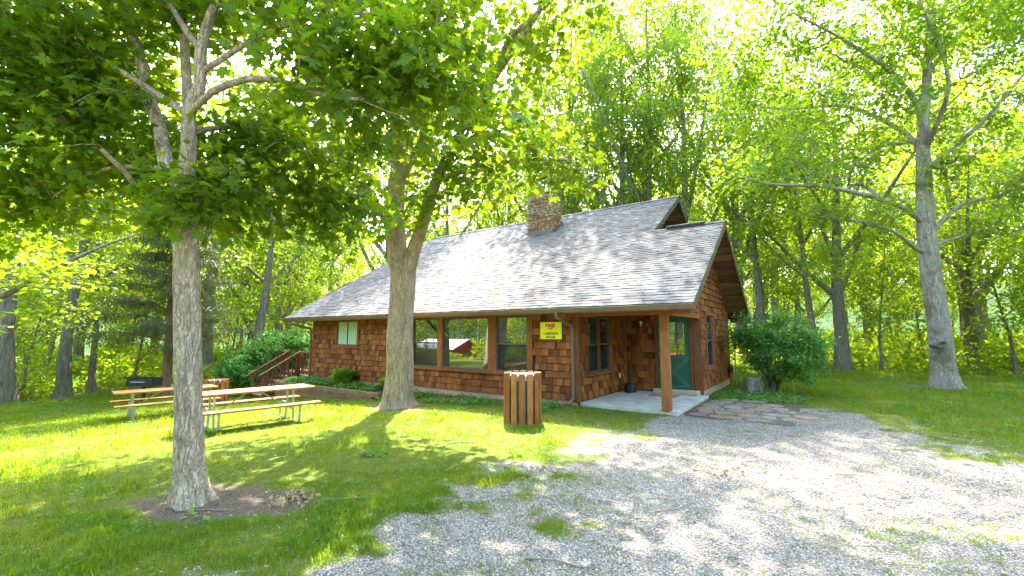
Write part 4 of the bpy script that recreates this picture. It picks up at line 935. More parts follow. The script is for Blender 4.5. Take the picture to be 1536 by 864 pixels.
MAPLE1 = [[[-0.61,-7.99,-0.09,0.19],[-0.62,-8.02,0.17,0.149],[-0.61,-8.07,0.73,0.129],[-0.58,-8.16,1.73,0.121],[-0.55,-8.25,2.81,0.119],[-0.56,-8.29,3.32,0.112]],[[-0.56,-8.29,3.28,0.08],[-0.78,-8.38,3.53,0.075],[-0.99,-8.44,4.07,0.066],[-1.18,-8.5,4.42,0.062],[-1.36,-8.56,4.9,0.054],[-1.72,-8.66,5.63,0.045],[-2.06,-8.77,6.53,0.037],[-2.4,-8.9,7.66,0.022]],[[-0.53,-8.29,3.28,0.088],[-0.44,-8.32,3.74,0.073],[-0.38,-8.36,4.08,0.064],[-0.26,-8.33,4.35,0.061],[-0.22,-8.35,4.73,0.057],[-0.13,-8.33,5.05,0.045],[-0.06,-8.31,5.23,0.041],[0.09,-8.23,5.94,0.03],[0.26,-8.16,6.78,0.017]],[[-0.6,-8.27,3.41,0.064],[-0.71,-8.27,4.25,0.056],[-0.87,-8.32,5.22,0.048],[-0.9,-8.42,6.27,0.036],[-1.0,-8.51,7.47,0.016]],[[-0.38,-8.36,4.08,0.04],[-0.03,-8.29,4.23,0.037],[0.42,-8.16,4.28,0.034],[0.79,-8.02,4.22,0.027],[1.19,-7.89,4.01,0.023],[1.64,-7.69,3.89,0.014]],[[-0.42,-8.37,4.08,0.04],[-0.93,-8.63,4.45,0.034],[-1.35,-8.78,4.72,0.03],[-1.88,-9.0,5.05,0.02],[-2.52,-9.31,5.4,0.012],[-3.25,-9.73,5.63,0.006]],[[-0.99,-8.44,4.07,0.039],[-1.3,-8.53,4.49,0.034],[-2.04,-8.77,4.7,0.026],[-2.69,-8.99,4.77,0.018],[-3.49,-9.33,5.05,0.01]],[[-0.22,-8.35,4.73,0.041],[-0.39,-8.45,4.98,0.036],[-0.52,-8.51,5.19,0.032],[-1.03,-8.69,5.79,0.019],[-1.73,-9.01,6.34,0.011]],[[-0.43,-8.33,3.87,0.036],[-0.68,-7.88,4.2,0.029],[-0.65,-7.26,4.35,0.025],[-0.37,-6.66,4.12,0.017]],[[-0.24,-8.34,4.49,0.033],[0.49,-7.89,4.98,0.027],[1.32,-7.33,5.12,0.021],[2.06,-6.89,4.77,0.013]],[[-0.78,-8.38,3.53,0.039],[-1.76,-8.57,3.72,0.026],[-2.78,-8.91,3.67,0.017],[-3.72,-9.31,3.61,0.01]]]
STUB1 = [[[-1.08,-8.6,3.37,0.03],[-1.01,-8.69,3.45,0.027],[-0.95,-8.91,3.62,0.022]]]
MAPLE2 = [[[-4.29,-1.99,-0.23,0.524],[-4.28,-2.01,0.01,0.413],[-4.22,-2.03,0.68,0.35],[-4.18,-2.11,1.74,0.33],[-4.08,-2.15,2.8,0.326],[-4.04,-2.2,3.6,0.342]],[[-4.15,-2.24,3.51,0.262],[-4.18,-2.34,4.59,0.262],[-4.17,-2.38,5.49,0.23],[-4.12,-2.37,6.61,0.199],[-4.23,-2.51,8.11,0.158],[-4.28,-2.68,10.18,0.134],[-4.28,-2.85,12.46,0.095],[-4.27,-3.09,15.35,0.047]],[[-3.87,-2.16,3.41,0.192],[-3.61,-2.17,4.0,0.176],[-3.26,-2.2,4.66,0.161],[-2.76,-2.27,5.61,0.129],[-2.01,-2.25,6.65,0.098],[-1.02,-2.18,7.74,0.074],[0.04,-2.08,8.87,0.057],[0.87,-2.0,9.99,0.033]],[[-4.13,-2.32,4.22,0.143],[-4.19,-2.53,4.55,0.126],[-4.27,-3.02,5.16,0.11],[-4.35,-3.39,5.61,0.085],[-4.5,-4.08,6.45,0.061],[-4.87,-4.91,7.05,0.037],[-5.19,-5.52,7.2,0.021]],[[-4.13,-2.37,5.67,0.103],[-3.03,-2.39,7.05,0.089],[-2.51,-2.71,8.52,0.073],[-1.93,-2.99,10.02,0.049],[-1.5,-3.15,11.74,0.024]],[[-2.76,-2.27,5.61,0.073],[-1.59,-1.97,5.8,0.057],[-0.43,-1.65,5.8,0.041],[0.47,-1.37,5.68,0.02]],[[-4.2,-2.38,6.25,0.095],[-5.34,-2.75,7.75,0.078],[-6.78,-3.4,9.75,0.052],[-7.77,-3.97,11.74,0.029]],[[-4.12,-2.37,6.61,0.095],[-3.41,-0.99,8.33,0.081],[-2.48,0.39,10.39,0.057],[-1.44,1.53,12.92,0.033]],[[-1.02,-2.18,7.74,0.066],[-0.28,-2.69,8.08,0.061],[0.42,-2.94,8.1,0.057],[1.07,-3.11,8.2,0.053],[1.63,-2.92,8.89,0.041],[2.26,-1.09,11.41,0.031],[3.28,1.45,14.4,0.023]]]
OAK = [[[8.32,10.38,-0.19,0.455],[8.27,10.33,0.03,0.421],[8.25,10.25,0.51,0.328],[8.22,10.02,2.18,0.295],[8.16,9.87,3.06,0.278],[8.09,9.7,3.93,0.268],[8.06,9.48,5.47,0.251],[8.11,9.41,6.81,0.21],[8.19,9.34,8.37,0.168],[8.41,9.38,10.2,0.131],[8.6,9.43,11.82,0.107],[8.88,9.43,14.37,0.071],[9.29,9.42,17.63,0.035]],[[7.99,9.58,4.37,0.064],[7.67,9.09,4.51,0.065],[7.11,8.15,4.94,0.051],[6.06,6.66,5.14,0.038],[5.19,5.55,5.16,0.022]],[[8.05,9.49,5.36,0.099],[7.62,8.91,5.68,0.091],[7.09,8.14,5.89,0.072],[5.96,6.71,6.11,0.059],[5.13,5.64,6.12,0.045],[4.1,4.32,6.02,0.029],[3.26,3.23,6.08,0.018]],[[8.14,9.44,7.27,0.099],[7.98,9.46,8.15,0.085],[7.32,9.27,8.96,0.067],[6.09,8.91,9.79,0.054],[4.3,8.49,10.03,0.035],[2.76,8.06,10.69,0.018]],[[8.2,9.33,8.48,0.089],[7.98,8.82,9.37,0.08],[7.44,7.99,9.98,0.067],[6.9,7.09,10.25,0.058],[5.96,5.66,10.57,0.038],[4.9,4.26,10.9,0.023]],[[8.11,9.4,6.92,0.099],[8.28,9.18,7.17,0.084],[8.83,9.02,7.65,0.067],[9.44,8.88,8.2,0.056],[10.02,8.71,8.9,0.041],[10.87,8.67,10.01,0.022]],[[8.06,9.56,4.92,0.099],[8.25,9.41,5.14,0.083],[8.89,9.3,5.78,0.062],[9.69,9.22,5.92,0.046],[10.56,9.18,6.23,0.026],[11.77,9.38,6.44,0.012]],[[8.06,9.63,4.37,0.074],[8.55,10.16,4.79,0.063],[9.38,11.32,5.12,0.047],[10.52,12.67,5.59,0.032],[12.12,14.49,5.81,0.017]],[[8.17,9.4,7.71,0.079],[8.51,8.67,8.58,0.063],[8.65,8.21,9.12,0.053],[8.57,7.71,9.74,0.048],[8.26,7.05,10.34,0.039],[7.91,6.32,11.29,0.03],[7.47,5.48,12.55,0.015]],[[8.46,9.39,10.42,0.069],[9.34,10.32,11.8,0.053],[10.5,11.41,13.47,0.037],[11.94,12.63,15.69,0.018]],[[8.33,9.41,9.53,0.064],[9.39,10.29,10.31,0.048],[10.7,11.45,11.29,0.036],[10.91,11.62,12.16,0.027],[11.49,12.05,13.94,0.018]],[[8.44,9.34,10.64,0.059],[7.7,9.34,12.39,0.046],[6.72,9.13,14.49,0.032],[5.65,8.61,16.54,0.017]],[[7.98,9.46,8.15,0.05],[7.49,9.95,8.43,0.041],[6.59,10.28,8.52,0.032],[4.76,10.26,9.24,0.017]]]
MAPLE1_B = [[-0.2,-8.36,2.96,0.2],[-0.04,-8.29,3.11,0.2],[-0.42,-8.46,2.98,0.2],[-0.27,-8.44,3.35,0.15],[0.07,-8.23,3.42,0.18],[-2.74,-9.22,5.37,1.3],[-1.94,-8.74,4.12,0.9],[-2.81,-8.91,4.47,1.0],[-3.7,-9.1,3.99,0.9],[-2.63,-8.56,3.69,0.6],[-2.6,-9.42,4.86,1.2],[-1.25,-9.12,5.12,0.9],[-2.09,-8.11,4.08,0.6],[-1.54,-7.83,3.96,0.6],[-0.94,-7.51,3.7,0.7],[-0.64,-7.06,3.77,0.8],[-0.49,-6.55,3.5,0.6],[-0.48,-7.96,3.1,0.3],[-1.25,-8.39,3.13,0.35],[-0.78,-8.29,3.04,0.22],[-0.75,-7.33,3.36,0.45],[1.14,-7.88,4.64,0.7],[1.26,-7.86,4.13,0.5],[1.53,-7.48,4.58,0.75],[1.75,-6.96,4.56,0.75],[1.89,-6.47,4.36,0.55],[2.02,-6.21,4.07,0.35],[1.34,-6.96,4.2,0.65],[0.62,-6.95,4.12,0.65],[0.84,-8.0,4.84,0.5],[-0.66,-7.74,4.17,0.5],[-0.17,-8.14,6.17,1.3],[-1.71,-8.67,6.78,1.4],[1.07,-7.27,6.17,1.2],[-2.92,-9.55,6.94,1.5],[-0.93,-7.87,5.69,0.7],[-2.18,-8.28,5.88,0.8],[-3.74,-9.83,4.63,1.3],[-3.06,-9.85,5.64,1.4],[-0.41,-8.46,7.37,1.6],[-1.72,-9.05,7.71,1.5],[-4.47,-9.59,3.63,0.8],[1.89,-6.71,5.27,0.6],[-0.53,-7.07,4.48,0.6],[-2.92,-8.48,5.27,0.8],[-3.71,-8.82,3.6,0.6],[-1.33,-7.47,3.24,0.45],[-1.04,-6.91,3.32,0.5],[-0.62,-6.24,3.2,0.4],[-0.84,-6.63,3.15,0.35],[-0.99,-7.99,3.4,0.35],[-1.71,-8.37,3.4,0.4],[-3.14,-8.64,3.4,0.5],[-3.97,-9.08,3.29,0.6],[-4.59,-9.36,3.04,0.6],[-0.28,-6.04,3.59,0.4],[-0.22,-7.61,3.69,0.35],[-1.09,-7.79,4.13,0.45]]
MAPLE2_B = [[-3.31,1.56,14,0.9],[-2.44,1.78,14.5,0.8],[-2.38,3.29,15,1.0],[-1.38,3.09,15,0.9],[-1.81,5.1,15.5,0.9],[-0.61,4.7,15.5,1.0],[0.16,5.42,16,0.9],[-0.84,6.62,16,0.7],[0.93,6.73,16.5,1.0],[-2.84,4.18,14.5,0.9],[-3.08,5.45,13.5,0.7],[-3.68,3.45,13.5,1.0],[-2.14,7.48,14.5,0.7],[0.13,8.13,16.5,0.6],[-0.78,2.79,15,0.7],[-5.65,-4.36,8.08,1.767],[-4.12,-4.13,6.0,1.209],[-3.85,-3.47,8.08,1.6740000000000002],[-2.26,-2.69,6.88,1.395],[-1.67,-2.37,5.68,1.0230000000000001],[-0.34,-1.79,5.49,0.93],[0.55,-1.52,5.38,0.6975],[-0.76,-2.01,6.9,1.302],[-5.95,-4.45,6.15,1.209],[-4.95,-4.08,4.85,0.7440000000000001],[-2.96,-2.52,9.35,1.86],[-0.49,-2.39,8.42,1.116],[0.44,-2.33,7.31,0.7440000000000001],[-4.6,-3.0,10.91,2.139],[-1.62,-2.51,10.91,2.139],[-4.07,-3.1,14.58,2.604],[-6.61,-4.08,13.2,2.232],[1.02,-2.84,10.63,1.6740000000000002],[1.63,-2.46,9.09,0.93],[-2.53,-2.9,16.69,2.604],[-5.48,-3.95,17.46,2.604],[1.06,-2.25,13.94,2.139],[2.32,-1.63,12.16,1.6740000000000002],[3.06,-0.33,14.72,1.86],[-4.42,-3.52,5.32,0.651],[-2.7,-2.66,5.15,0.465],[-2.56,-1.88,6.58,1.0230000000000001],[-4.55,-1.91,5.5,0.7440000000000001],[-1.18,-1.96,5.05,0.558],[-3.57,-2.56,6.32,0.7440000000000001],[-6.01,-5.15,7.47,1.209],[1.35,-2.96,7.61,0.558],[0.04,-1.52,6.38,0.8370000000000001],[-3.26,-3.0,4.74,0.41850000000000004],[-2.51,-2.5,4.9,0.465],[-4.05,-3.17,4.66,0.465],[-2.97,-2.73,5.18,0.465],[-2.24,-1.96,5.07,0.465],[-4.81,-3.22,4.68,0.465],[1.6,0.97,12.84,1.209],[2.73,2.18,13.39,1.302],[3.79,3.17,13.39,1.302],[4.99,4.01,15.32,1.6740000000000002],[1.01,-0.35,13.22,1.395],[3.51,2.31,15.72,1.6740000000000002]]  # includes unseen high blobs, added above the view to shade the near gravel
OAK_B = [[5.01,5.92,11.0,1.9],[3.59,6.32,9.63,1.6],[5.78,7.3,9.15,1.7],[4.44,5.55,6.85,1.4],[6.25,8.44,7.6,1.4],[7.52,8.25,11.33,1.8],[8.94,8.76,12.2,2.0],[9.84,9.35,10.58,1.4],[9.92,9.2,8.28,1.3],[10.1,9.47,6.2,1.1],[8.79,8.48,6.81,0.9],[6.88,7.3,5.6,0.7],[2.94,5.67,11.21,1.3],[5.36,5.9,5.31,0.7],[9.85,11.22,5.57,1.0],[3.35,3.88,6.36,0.9],[11.29,10.23,11.63,2.4],[6.92,6.88,13.95,2.8],[9.77,9.24,15.91,3],[12.12,10.52,13.95,3],[4.29,5.1,13.53,2.0],[11.86,10.5,7.83,1.8],[7.39,7.13,8.79,1.0],[8.23,7.03,10.34,0.8],[6.93,9.67,11.36,1.6],[8.93,11.86,9.93,1.3],[10.58,12.55,13.65,1.8],[4.81,10.18,10.16,1.4],[11.46,9.95,5.06,1.2]]


def hero(name, label, base, limbs, blobs, seed, per, leafn, leafr, size, kind, mt, mb, seg, rtip, near=0, extra=(), droop=.25, flare=.5, bfine=.018):
    r = np.random.RandomState(seed); pts = blob_points(blobs, r, per)
    tubes, tips, dirs, P, par, rad = grow(limbs, pts, r, seg, rtip, bend=.45, wob=.12)
    t = thing(name, label, 'tree', base); tm = wood_mesh('trunk', list(tubes) + [(spline(e, .1)[:, :3], spline(e, .1)[:, 3]) for e in extra], r, 28, .05, flare, bfine)
    obj('trunk', tm, mb, t)
    c, fr, s = sprays(tips, dirs, r, leafn, leafr, size, droop=droop)
    s = s * (1 + 0 * s)
    if near:
        u, v, z = view(c); score = np.where((u > .0) & (u < 1) & (v > -.0) & (v < .5) & (z > .5), s / np.maximum(z, .3), 0); top = np.argsort(-score)[:near]
    else: top = np.zeros(0, int)
    keep = np.ones(len(c), bool); keep[top] = False
    cr = obj('crown', leaves_mesh('crown', kind, c[keep], [q[keep] for q in fr], s[keep]), mt, t, kind='stuff')
    if near:
        S_, T_ = leaf_shape(kind); lm = fastmesh('leaf', S_, T_); lm.materials.append(MT[mt])
        for i in top:
            o = bpy.data.objects.new('leaf', lm); COL.objects.link(o); o.parent = cr
            A = np.stack([fr[0][i], fr[1][i], fr[2][i]], 1) * s[i]; o.matrix_basis = Matrix([[*A[0], c[i][0]], [*A[1], c[i][1]], [*A[2], c[i][2]], [0, 0, 0, 1]])
    return t
hero('maple_tree', 'nearest maple with slim flaky grey trunk rising from bare dirt', (-.61, -8, -.08), MAPLE1, MAPLE1_B, 4, 34, 22, .34, .115, 'maple', 'leafm', 'barkm', .28, .0042, 280, STUB1, .3, .45)
hero('maple_tree', 'big forked maple with thick trunk growing close before the house windows', (-4.2, -2.1, -.2), MAPLE2, MAPLE2_B, 8, 13, 26, .5, .16, 'mapleb', 'leafm2', 'barkm2', .45, .006, 0, (), .3, .22, .025)
hero('oak_tree', 'large grey spreading oak with open crown on the right lawn', (8.2, 10.3, -.08), OAK, OAK_B, 15, 28, 21, .4, .145, 'oak', 'leafo', 'barko', .5, .0105, 0, (), .1, .3, .018)

oak_ = [o for o in bpy.data.objects if o.name == 'oak_tree'][0]
kp = CAM + (FW + RT * (1412 - 768) / 661.484 - UP * (517 - 432) / 661.484) * 14.22
kv = []
for j in range(6):
    for k in range(10): a = k * math.pi / 5; q = (.02, .09, .13, .16, .2, .22)[j]; kv.append(kp + RT * q * 1.1 * math.cos(a) + UP * q * .7 * math.sin(a) - FW * (-.02, .0, .05, .06, -.02, -.2)[j])
obj('knot', fastmesh('knot', np.array(kv), np.array([(j * 10 + k, j * 10 + (k + 1) % 10, (j + 1) * 10 + (k + 1) % 10, (j + 1) * 10 + k) for j in range(5) for k in range(10)]), True), 'barkw', oak_)
# --- woodland trees: one of each kind, then copies that share its meshes
def model_tree(seed, H, rt, crown, per, leafn, size, kind, mt, mb, forks=4, z_fork=.45, leafr=.55, lean=.03, seg=.7):
    """trunk and crown meshes of a free standing tree at the origin; crown: list of (z, radius, r_blob, count)"""
    r = np.random.RandomState(seed); lx_, ly_ = r.randn(2) * lean
    zs = np.linspace(0, H * .9, 9); tr = [[lx_ * z + .12 * math.sin(z * .5 + seed) * (z > 1), ly_ * z + .12 * math.cos(z * .43 + seed) * (z > 1), z, rt * (1 - .88 * (z / (H * .9)) ** .9) * (1.0 if z > 0 else 1.25)] for z in zs]
    limbs = [tr]; pts = []
    for k in range(forks):
        z = H * (z_fork + .4 * k / forks); b = tr[int(z / (H * .9) * 8)]; a = k * 2.4 + r.rand(); L = H * r.uniform(.18, .3)
        limbs.append([[b[0], b[1], b[2], b[3] * .6], [b[0] + math.cos(a) * L * .4, b[1] + math.sin(a) * L * .4, b[2] + L * .45, b[3] * .45], [b[0] + math.cos(a) * L * .8, b[1] + math.sin(a) * L * .8, b[2] + L * 1.0, b[3] * .25], [b[0] + math.cos(a) * L * 1.1, b[1] + math.sin(a) * L * 1.1, b[2] + L * 1.3, b[3] * .1]])
    for z, rad, rb, n in crown:
        for k in range(n):
            a = k * 2 * math.pi / n + r.rand() * .8; q = rad * r.uniform(.6, 1.05); pts.append((lx_ * z + q * math.cos(a), ly_ * z + q * math.sin(a), z + r.uniform(-.7, .7), rb * r.uniform(.75, 1.2)))
    P_ = blob_points(pts, r, per); tubes, tips, dirs, *_ = grow(limbs, P_, r, seg, .007, bend=.4, wob=.12)
    tm = wood_mesh('trunk', tubes, r, 12, .05, .3); c, fr, s = sprays(tips, dirs, r, leafn, leafr, size, flat_=.6)
    cm = leaves_mesh('crown', kind, c, fr, s); tm.materials.append(MT[mb]); cm.materials.append(MT[mt]); return tm, cm
KIND = {
 'tall': model_tree(21, 19, .3, [(6.5, 2.2, 1.0, 4), (9, 3.2, 1.4, 6), (11.5, 3.8, 1.6, 7), (14, 3.4, 1.6, 6), (16.5, 2.2, 1.5, 4), (18.5, .8, 1.3, 2)], 9, 20, .2, 'leaf', 'leafw', 'barkw', 6, .35),
 'wide': model_tree(22, 17, .34, [(5, 3.4, 1.1, 6), (7.5, 4.4, 1.5, 8), (10, 4.6, 1.7, 8), (12.5, 3.8, 1.7, 7), (15, 2.2, 1.6, 4), (16.8, .8, 1.3, 2)], 9, 20, .2, 'leaf', 'leafw', 'barkw', 7, .25),
 'open': model_tree(23, 18, .24, [(7.5, 2.2, .9, 4), (10, 3.0, 1.1, 6), (12.5, 3.4, 1.2, 7), (15, 2.8, 1.2, 6), (17.5, 1.4, 1.2, 4)], 12, 20, .19, 'leaf', 'leafo', 'barkw', 7, .35),
 'young': model_tree(24, 8.5, .09, [(2.2, 1.4, .8, 4), (3.6, 1.9, .9, 5), (5, 2.0, 1.0, 6), (6.4, 1.5, .9, 5), (7.8, .7, .8, 3)], 10, 18, .2, 'leaf', 'leafw', 'barkw', 4, .3, .45, .06),
 'lean': model_tree(25, 13, .17, [(5.5, 1.8, .9, 3), (7.5, 2.4, 1.1, 5), (9.5, 2.6, 1.2, 6), (11.5, 1.8, 1.2, 4)], 8, 20, .22, 'leaf', 'leafw', 'barkw', 5, .4, .5, .12),
}
def tree(kind, name, label, x, y, sc_, rz, group=None, z=None, mb=None):
    tm, cm = KIND[kind]; t = thing(name, label, 'tree', (x, y, (float(hgt(x, y)) - .1) if z is None else z), group, rz); t.scale = (sc_[0], sc_[0], sc_[1]) if isinstance(sc_, tuple) else (sc_,) * 3
    for n_, m_ in (('trunk', tm), ('crown', cm)):
        o = bpy.data.objects.new(n_, m_); COL.objects.link(o); o.parent = t
        if n_ == 'crown': o['kind'] = 'stuff'
    return t
G = 'trees at the edge of the woods'
for a in [
 ('tall', 'far left thick grey trunk with mown lawn at its foot', -22.7, -6.95, 1.25, .4),
 ('open', 'slimmer grey woodland tree just right of the thick far left trunk', -22.9, -5.1, 1.05, 2.0),
 ('open', 'dark forked tree rising behind the left shrub between the two maples', -18.8, 1.2, (1.15, .9), 1.2),
 ('lean', 'leaning slim woodland tree behind the right end of the right shrub', 5.0, 16.2, 1.05, 2.6),
 ('wide', 'pale straight trunked woodland tree left of the big oak', 5.75, 16.6, .95, .7),
 ('tall', 'dark trunked tree standing directly behind the right shrub and gable', 2.3, 16.6, .9, 2.2),
 ('wide', 'woodland tree with low curving limbs just behind the big oak', 10.7, 18.6, .85, 4.2),
 ('wide', 'leafy tree crown rising behind the roof ridge between the chimney and high gable', -8.2, 19.6, (1.1, 1.55), 3.0),
 ('wide', 'leafy tree seen over the roof just right of the high gable peak', -1.6, 18.4, (1.0, 1.5), .3),
 ('tall', 'leafy tree crown rising behind the roof ridge between the chimney and high gable', -9.9, 17.6, (1.1, 1.45), 5.1),
 ('open', 'tall tree behind the roof just right of the big forked maple', -19.3, 16.0, (1.2, 1.5), 4.0),
 ('wide', 'broad tree behind the left roof slope half hidden by the forked maple', -21.5, 11.5, (1.2, 1.45), 2.9),
 ('tall', 'leafy tree crown rising behind the roof ridge between the chimney and high gable', -8.6, 16.6, (1.15, 1.6), 2.2),
 ('open', 'leafy tree crown rising behind the roof ridge between the chimney and high gable', -3.4, 17.2, (1.2, 1.5), 1.7),
 ('wide', 'leafy tree crown rising behind the roof ridge between the chimney and high gable', -5.0, 20.5, (1.15, 1.65), 2.2),
 ('wide', 'broad leafy tree far behind the roof directly behind the chimney', -14.5, 21.5, (1.15, 1.5), .4),
 ('wide', 'broad leafy tree behind and right of the lower gable peak', 1.2, 20.0, (1.05, 1.5), 5.2),
 ('wide', 'leafy tree with low boughs hanging in from the far left picture edge', -14.2, -9.9, (.95, .62), 1.1),
 ('tall', 'leafy tree crown rising behind the roof ridge between the chimney and high gable', -5.2, 17.4, (1.1, 1.4), 1.2),
 ('young', 'young leafy tree beside the leaning trunk at the right wood edge', 7.3, 18.4, .85, 1.0),
 ('young', 'young tree in the gap right of the big oak at the wood edge', 11.7, 17.6, .9, 3.3),
 ('young', 'thin sapling at the right picture edge before the woods', 12.5, 15.3, .95, 5.0),
 ('young', 'young tree rising behind the middle of the right shrub', 3.6, 18.6, .8, 2.4),
 ('young', 'young leafy tree before the woods behind the park grill', -23.2, -2.6, .8, .9),
 ('young', 'small leafy tree behind the wooden stairs at the left house end', -19.8, 3.8, .95, 4.4),
 ('young', 'light green young tree at the far left between two grey trunks', -24.4, -6.2, .8, 2.2),
 ('lean', 'slim tree at the wood edge behind the farther picnic table', -24.2, -3.9, .95, 1.9),
]: tree(a[0], 'woodland_tree', *a[1:], G)

# the cedar
r = np.random.RandomState(31); cx_, cy_ = -19.8, -2.3; cz_ = float(hgt(cx_, cy_)) - .1
limbs = [[[cx_, cy_, cz_, .27], [cx_ + .03, cy_, cz_ + .4, .2], [cx_ - .05, cy_, cz_ + 4, .17], [cx_, cy_, cz_ + 8, .1], [cx_, cy_, cz_ + 11, .03]]]
pts = []
for k in range(46):
    z = cz_ + 2.2 + 8 * (k / 46); a = k * 2.4; L = (3.2 - 2.4 * k / 46) * r.uniform(.7, 1.1); e = np.array((cx_ + L * math.cos(a), cy_ + L * math.sin(a), z + .1 * L))
    limbs.append([[cx_, cy_, z, .045], [cx_ + .5 * L * math.cos(a), cy_ + .5 * L * math.sin(a), z + .12 * L, .03], [*e, .01]])
    for j in range(9): f = .3 + .75 * j / 9; pts.append(np.array((cx_, cy_, z)) * (1 - f) + e * f + r.randn(3) * (.16, .16, .07) * 1.6)
tubes, tips, dirs, *_ = grow(limbs, pts, r, .4, .004, wob=.1)
t = thing('cedar_tree', 'cedar with reddish trunk and dull feathery level boughs behind the park grill', 'tree', (cx_, cy_, cz_)); obj('trunk', wood_mesh('trunk', tubes, r, 14, .06, .3), 'barkc', t)
c, f_, s = sprays(tips, dirs, r, 110, .42, .26, flat_=.35, back=.5, up=1.2); obj('crown', leaves_mesh('crown', 'needle', c, f_, s), 'leafc', t, kind='stuff')

# --- the wood behind, as one mass
def merged(kind):
    tm, cm = KIND[kind]; m = bpy.data.meshes.new('wood_tree'); V_, F_, mi = [], [], []; k = 0
    nv1, nv2 = len(tm.vertices), len(cm.vertices); a = np.zeros(nv1 * 3, np.float32); tm.vertices.foreach_get('co', a); b = np.zeros(nv2 * 3, np.float32); cm.vertices.foreach_get('co', b)
    la = np.zeros(len(tm.loops), np.int32); tm.loops.foreach_get('vertex_index', la); lb = np.zeros(len(cm.loops), np.int32); cm.loops.foreach_get('vertex_index', lb)
    m.vertices.add(nv1 + nv2); m.vertices.foreach_set('co', np.concatenate([a, b])); m.loops.add(len(la) + len(lb)); m.loops.foreach_set('vertex_index', np.concatenate([la, lb + nv1]))
    p1, p2 = len(tm.polygons), len(cm.polygons); s1 = np.zeros(p1, np.int32); tm.polygons.foreach_get('loop_start', s1); s2 = np.zeros(p2, np.int32); cm.polygons.foreach_get('loop_start', s2)
    m.polygons.add(p1 + p2); m.polygons.foreach_set('loop_start', np.concatenate([s1, s2 + len(la)])); m.polygons.foreach_set('material_index', np.concatenate([np.zeros(p1, np.int32), np.ones(p2, np.int32)]))
    m.update(calc_edges=True); m.materials.append(tm.materials[0]); m.materials.append(cm.materials[0]); return m
r = np.random.RandomState(77); W = []
def wood_ok(x, y): return (y > 20.5 - .1 * x and x > -26) or (x < -25.5 and y > -22) or (x > 22 and y > -2)
tries = 0
while len(W) < 190 and tries < 20000:
    tries += 1; a = r.uniform(0, 2 * math.pi); d = 24 + 46 * r.rand() ** 1.3; x, y = -4 + d * math.cos(a), 2 + d * math.sin(a)
    if not wood_ok(x, y) or any((x - p[0]) ** 2 + (y - p[1]) ** 2 < 8 for p in W): continue
    W.append((x, y))
# behind the photographer: a far loose row seen only in the glass
for k in range(150):
    a = R(185 + k * 1.1); d = 40 + 34 * r.rand() + 22 * (abs(k - 34) < 22); W.append((d * math.cos(a), -2 + d * math.sin(a)))
for x, y in ((-16, -22), (-9, -26), (8, -25), (-19, -26), (16, -22), (-12, -21), (-14, -30), (-5, -29), (-20, -33), (0, -31), (4, -24)): W.append((x, y))
W = np.array(W); n = len(W); zz = hgt(W[:, 0], W[:, 1]) - .15
scatter('far_woods', np.column_stack([W, zz]), np.column_stack([np.zeros(n), np.zeros(n), r.rand(n) * 6.28]), r.uniform(.85, 1.3, n), r.choice(5, n, p=[.24, .22, .14, .3, .1]), [(merged(k), None) for k in ('tall', 'wide', 'open', 'young', 'lean')], label='deep green wood of many trees closing the view behind the house and lawn', cat='woods')
# undergrowth bushes along the wood edge
def bush_mesh(seed, n, size, rad, h_):
    r = np.random.RandomState(seed); d = unit(r.randn(n, 3)); d[:, 2] = np.abs(d[:, 2]); c = d * (r.rand(n, 1) ** .4) * np.array((rad, rad, h_)); c[:, 2] += .05
    m = leaves_mesh('bush', 'leaf', c, frames(n, d, r, .8, .1), size * r.uniform(.6, 1.3, n)); m.materials.append(MT['leafw']); return m
U = []
tries = 0
while len(U) < 1100 and tries < 20000:
    tries += 1; x, y = r.uniform(-50, 30), r.uniform(-20, 48)
    if (y > 18.4 - .1 * x and x > -25) or x < -24.3: U.append((x, y))
for k in range(160): a = R(190 + k); d = r.uniform(26, 60); U.append((d * math.cos(a), -2 + d * math.sin(a)))
U = np.array(U); n = len(U)
scatter('undergrowth', np.column_stack([U, hgt(U[:, 0], U[:, 1]) - .05]), np.column_stack([np.zeros((n, 2)), r.rand(n) * 6.28]), r.uniform(.6, 1.7, n), r.choice(3, n), [(bush_mesh(5, 500, .2, 1.1, 1.1), None), (bush_mesh(6, 420, .22, .9, 1.6), None), (bush_mesh(7, 300, .17, 1.3, .6), None)], label='leafy undergrowth beneath the trees at the wood edge', cat='undergrowth')

# --- shrubs
def shrub(label, x, y, blobs, stems, seed, per, leafn, size, topr, shp=(1, 1, 1)):
    r = np.random.RandomState(seed); z = float(hgt(x, y)) - .05; limbs = []
    blobs = [(b[0] * shp[0], b[1] * shp[0], b[2] * shp[1], b[3] * shp[2]) for b in blobs]
    for k in range(stems):
        a = k * 2.4; q = topr * r.uniform(.25, .75); limbs.append([[x + .1 * math.cos(a), y + .1 * math.sin(a), z, .03], [x + .35 * q * math.cos(a), y + .35 * q * math.sin(a), z + .5, .022], [x + q * math.cos(a), y + q * math.sin(a), z + 1.25, .01]])
    pts = blob_points([(x + b[0], y + b[1], z + b[2], b[3]) for b in blobs], r, per); tubes, tips, dirs, *_ = grow(limbs, pts, r, .2, .003, wob=.1)
    t = thing('shrub', label, 'shrub', (x, y, z)); obj('stems', wood_mesh('stems', tubes, r, 8, .03), 'barkw', t)
    c, f_, s = sprays(tips, dirs, r, leafn, .2, size, flat_=.5); obj('foliage', leaves_mesh('foliage', 'leaf', c, f_, s), 'leafs', t, kind='stuff')
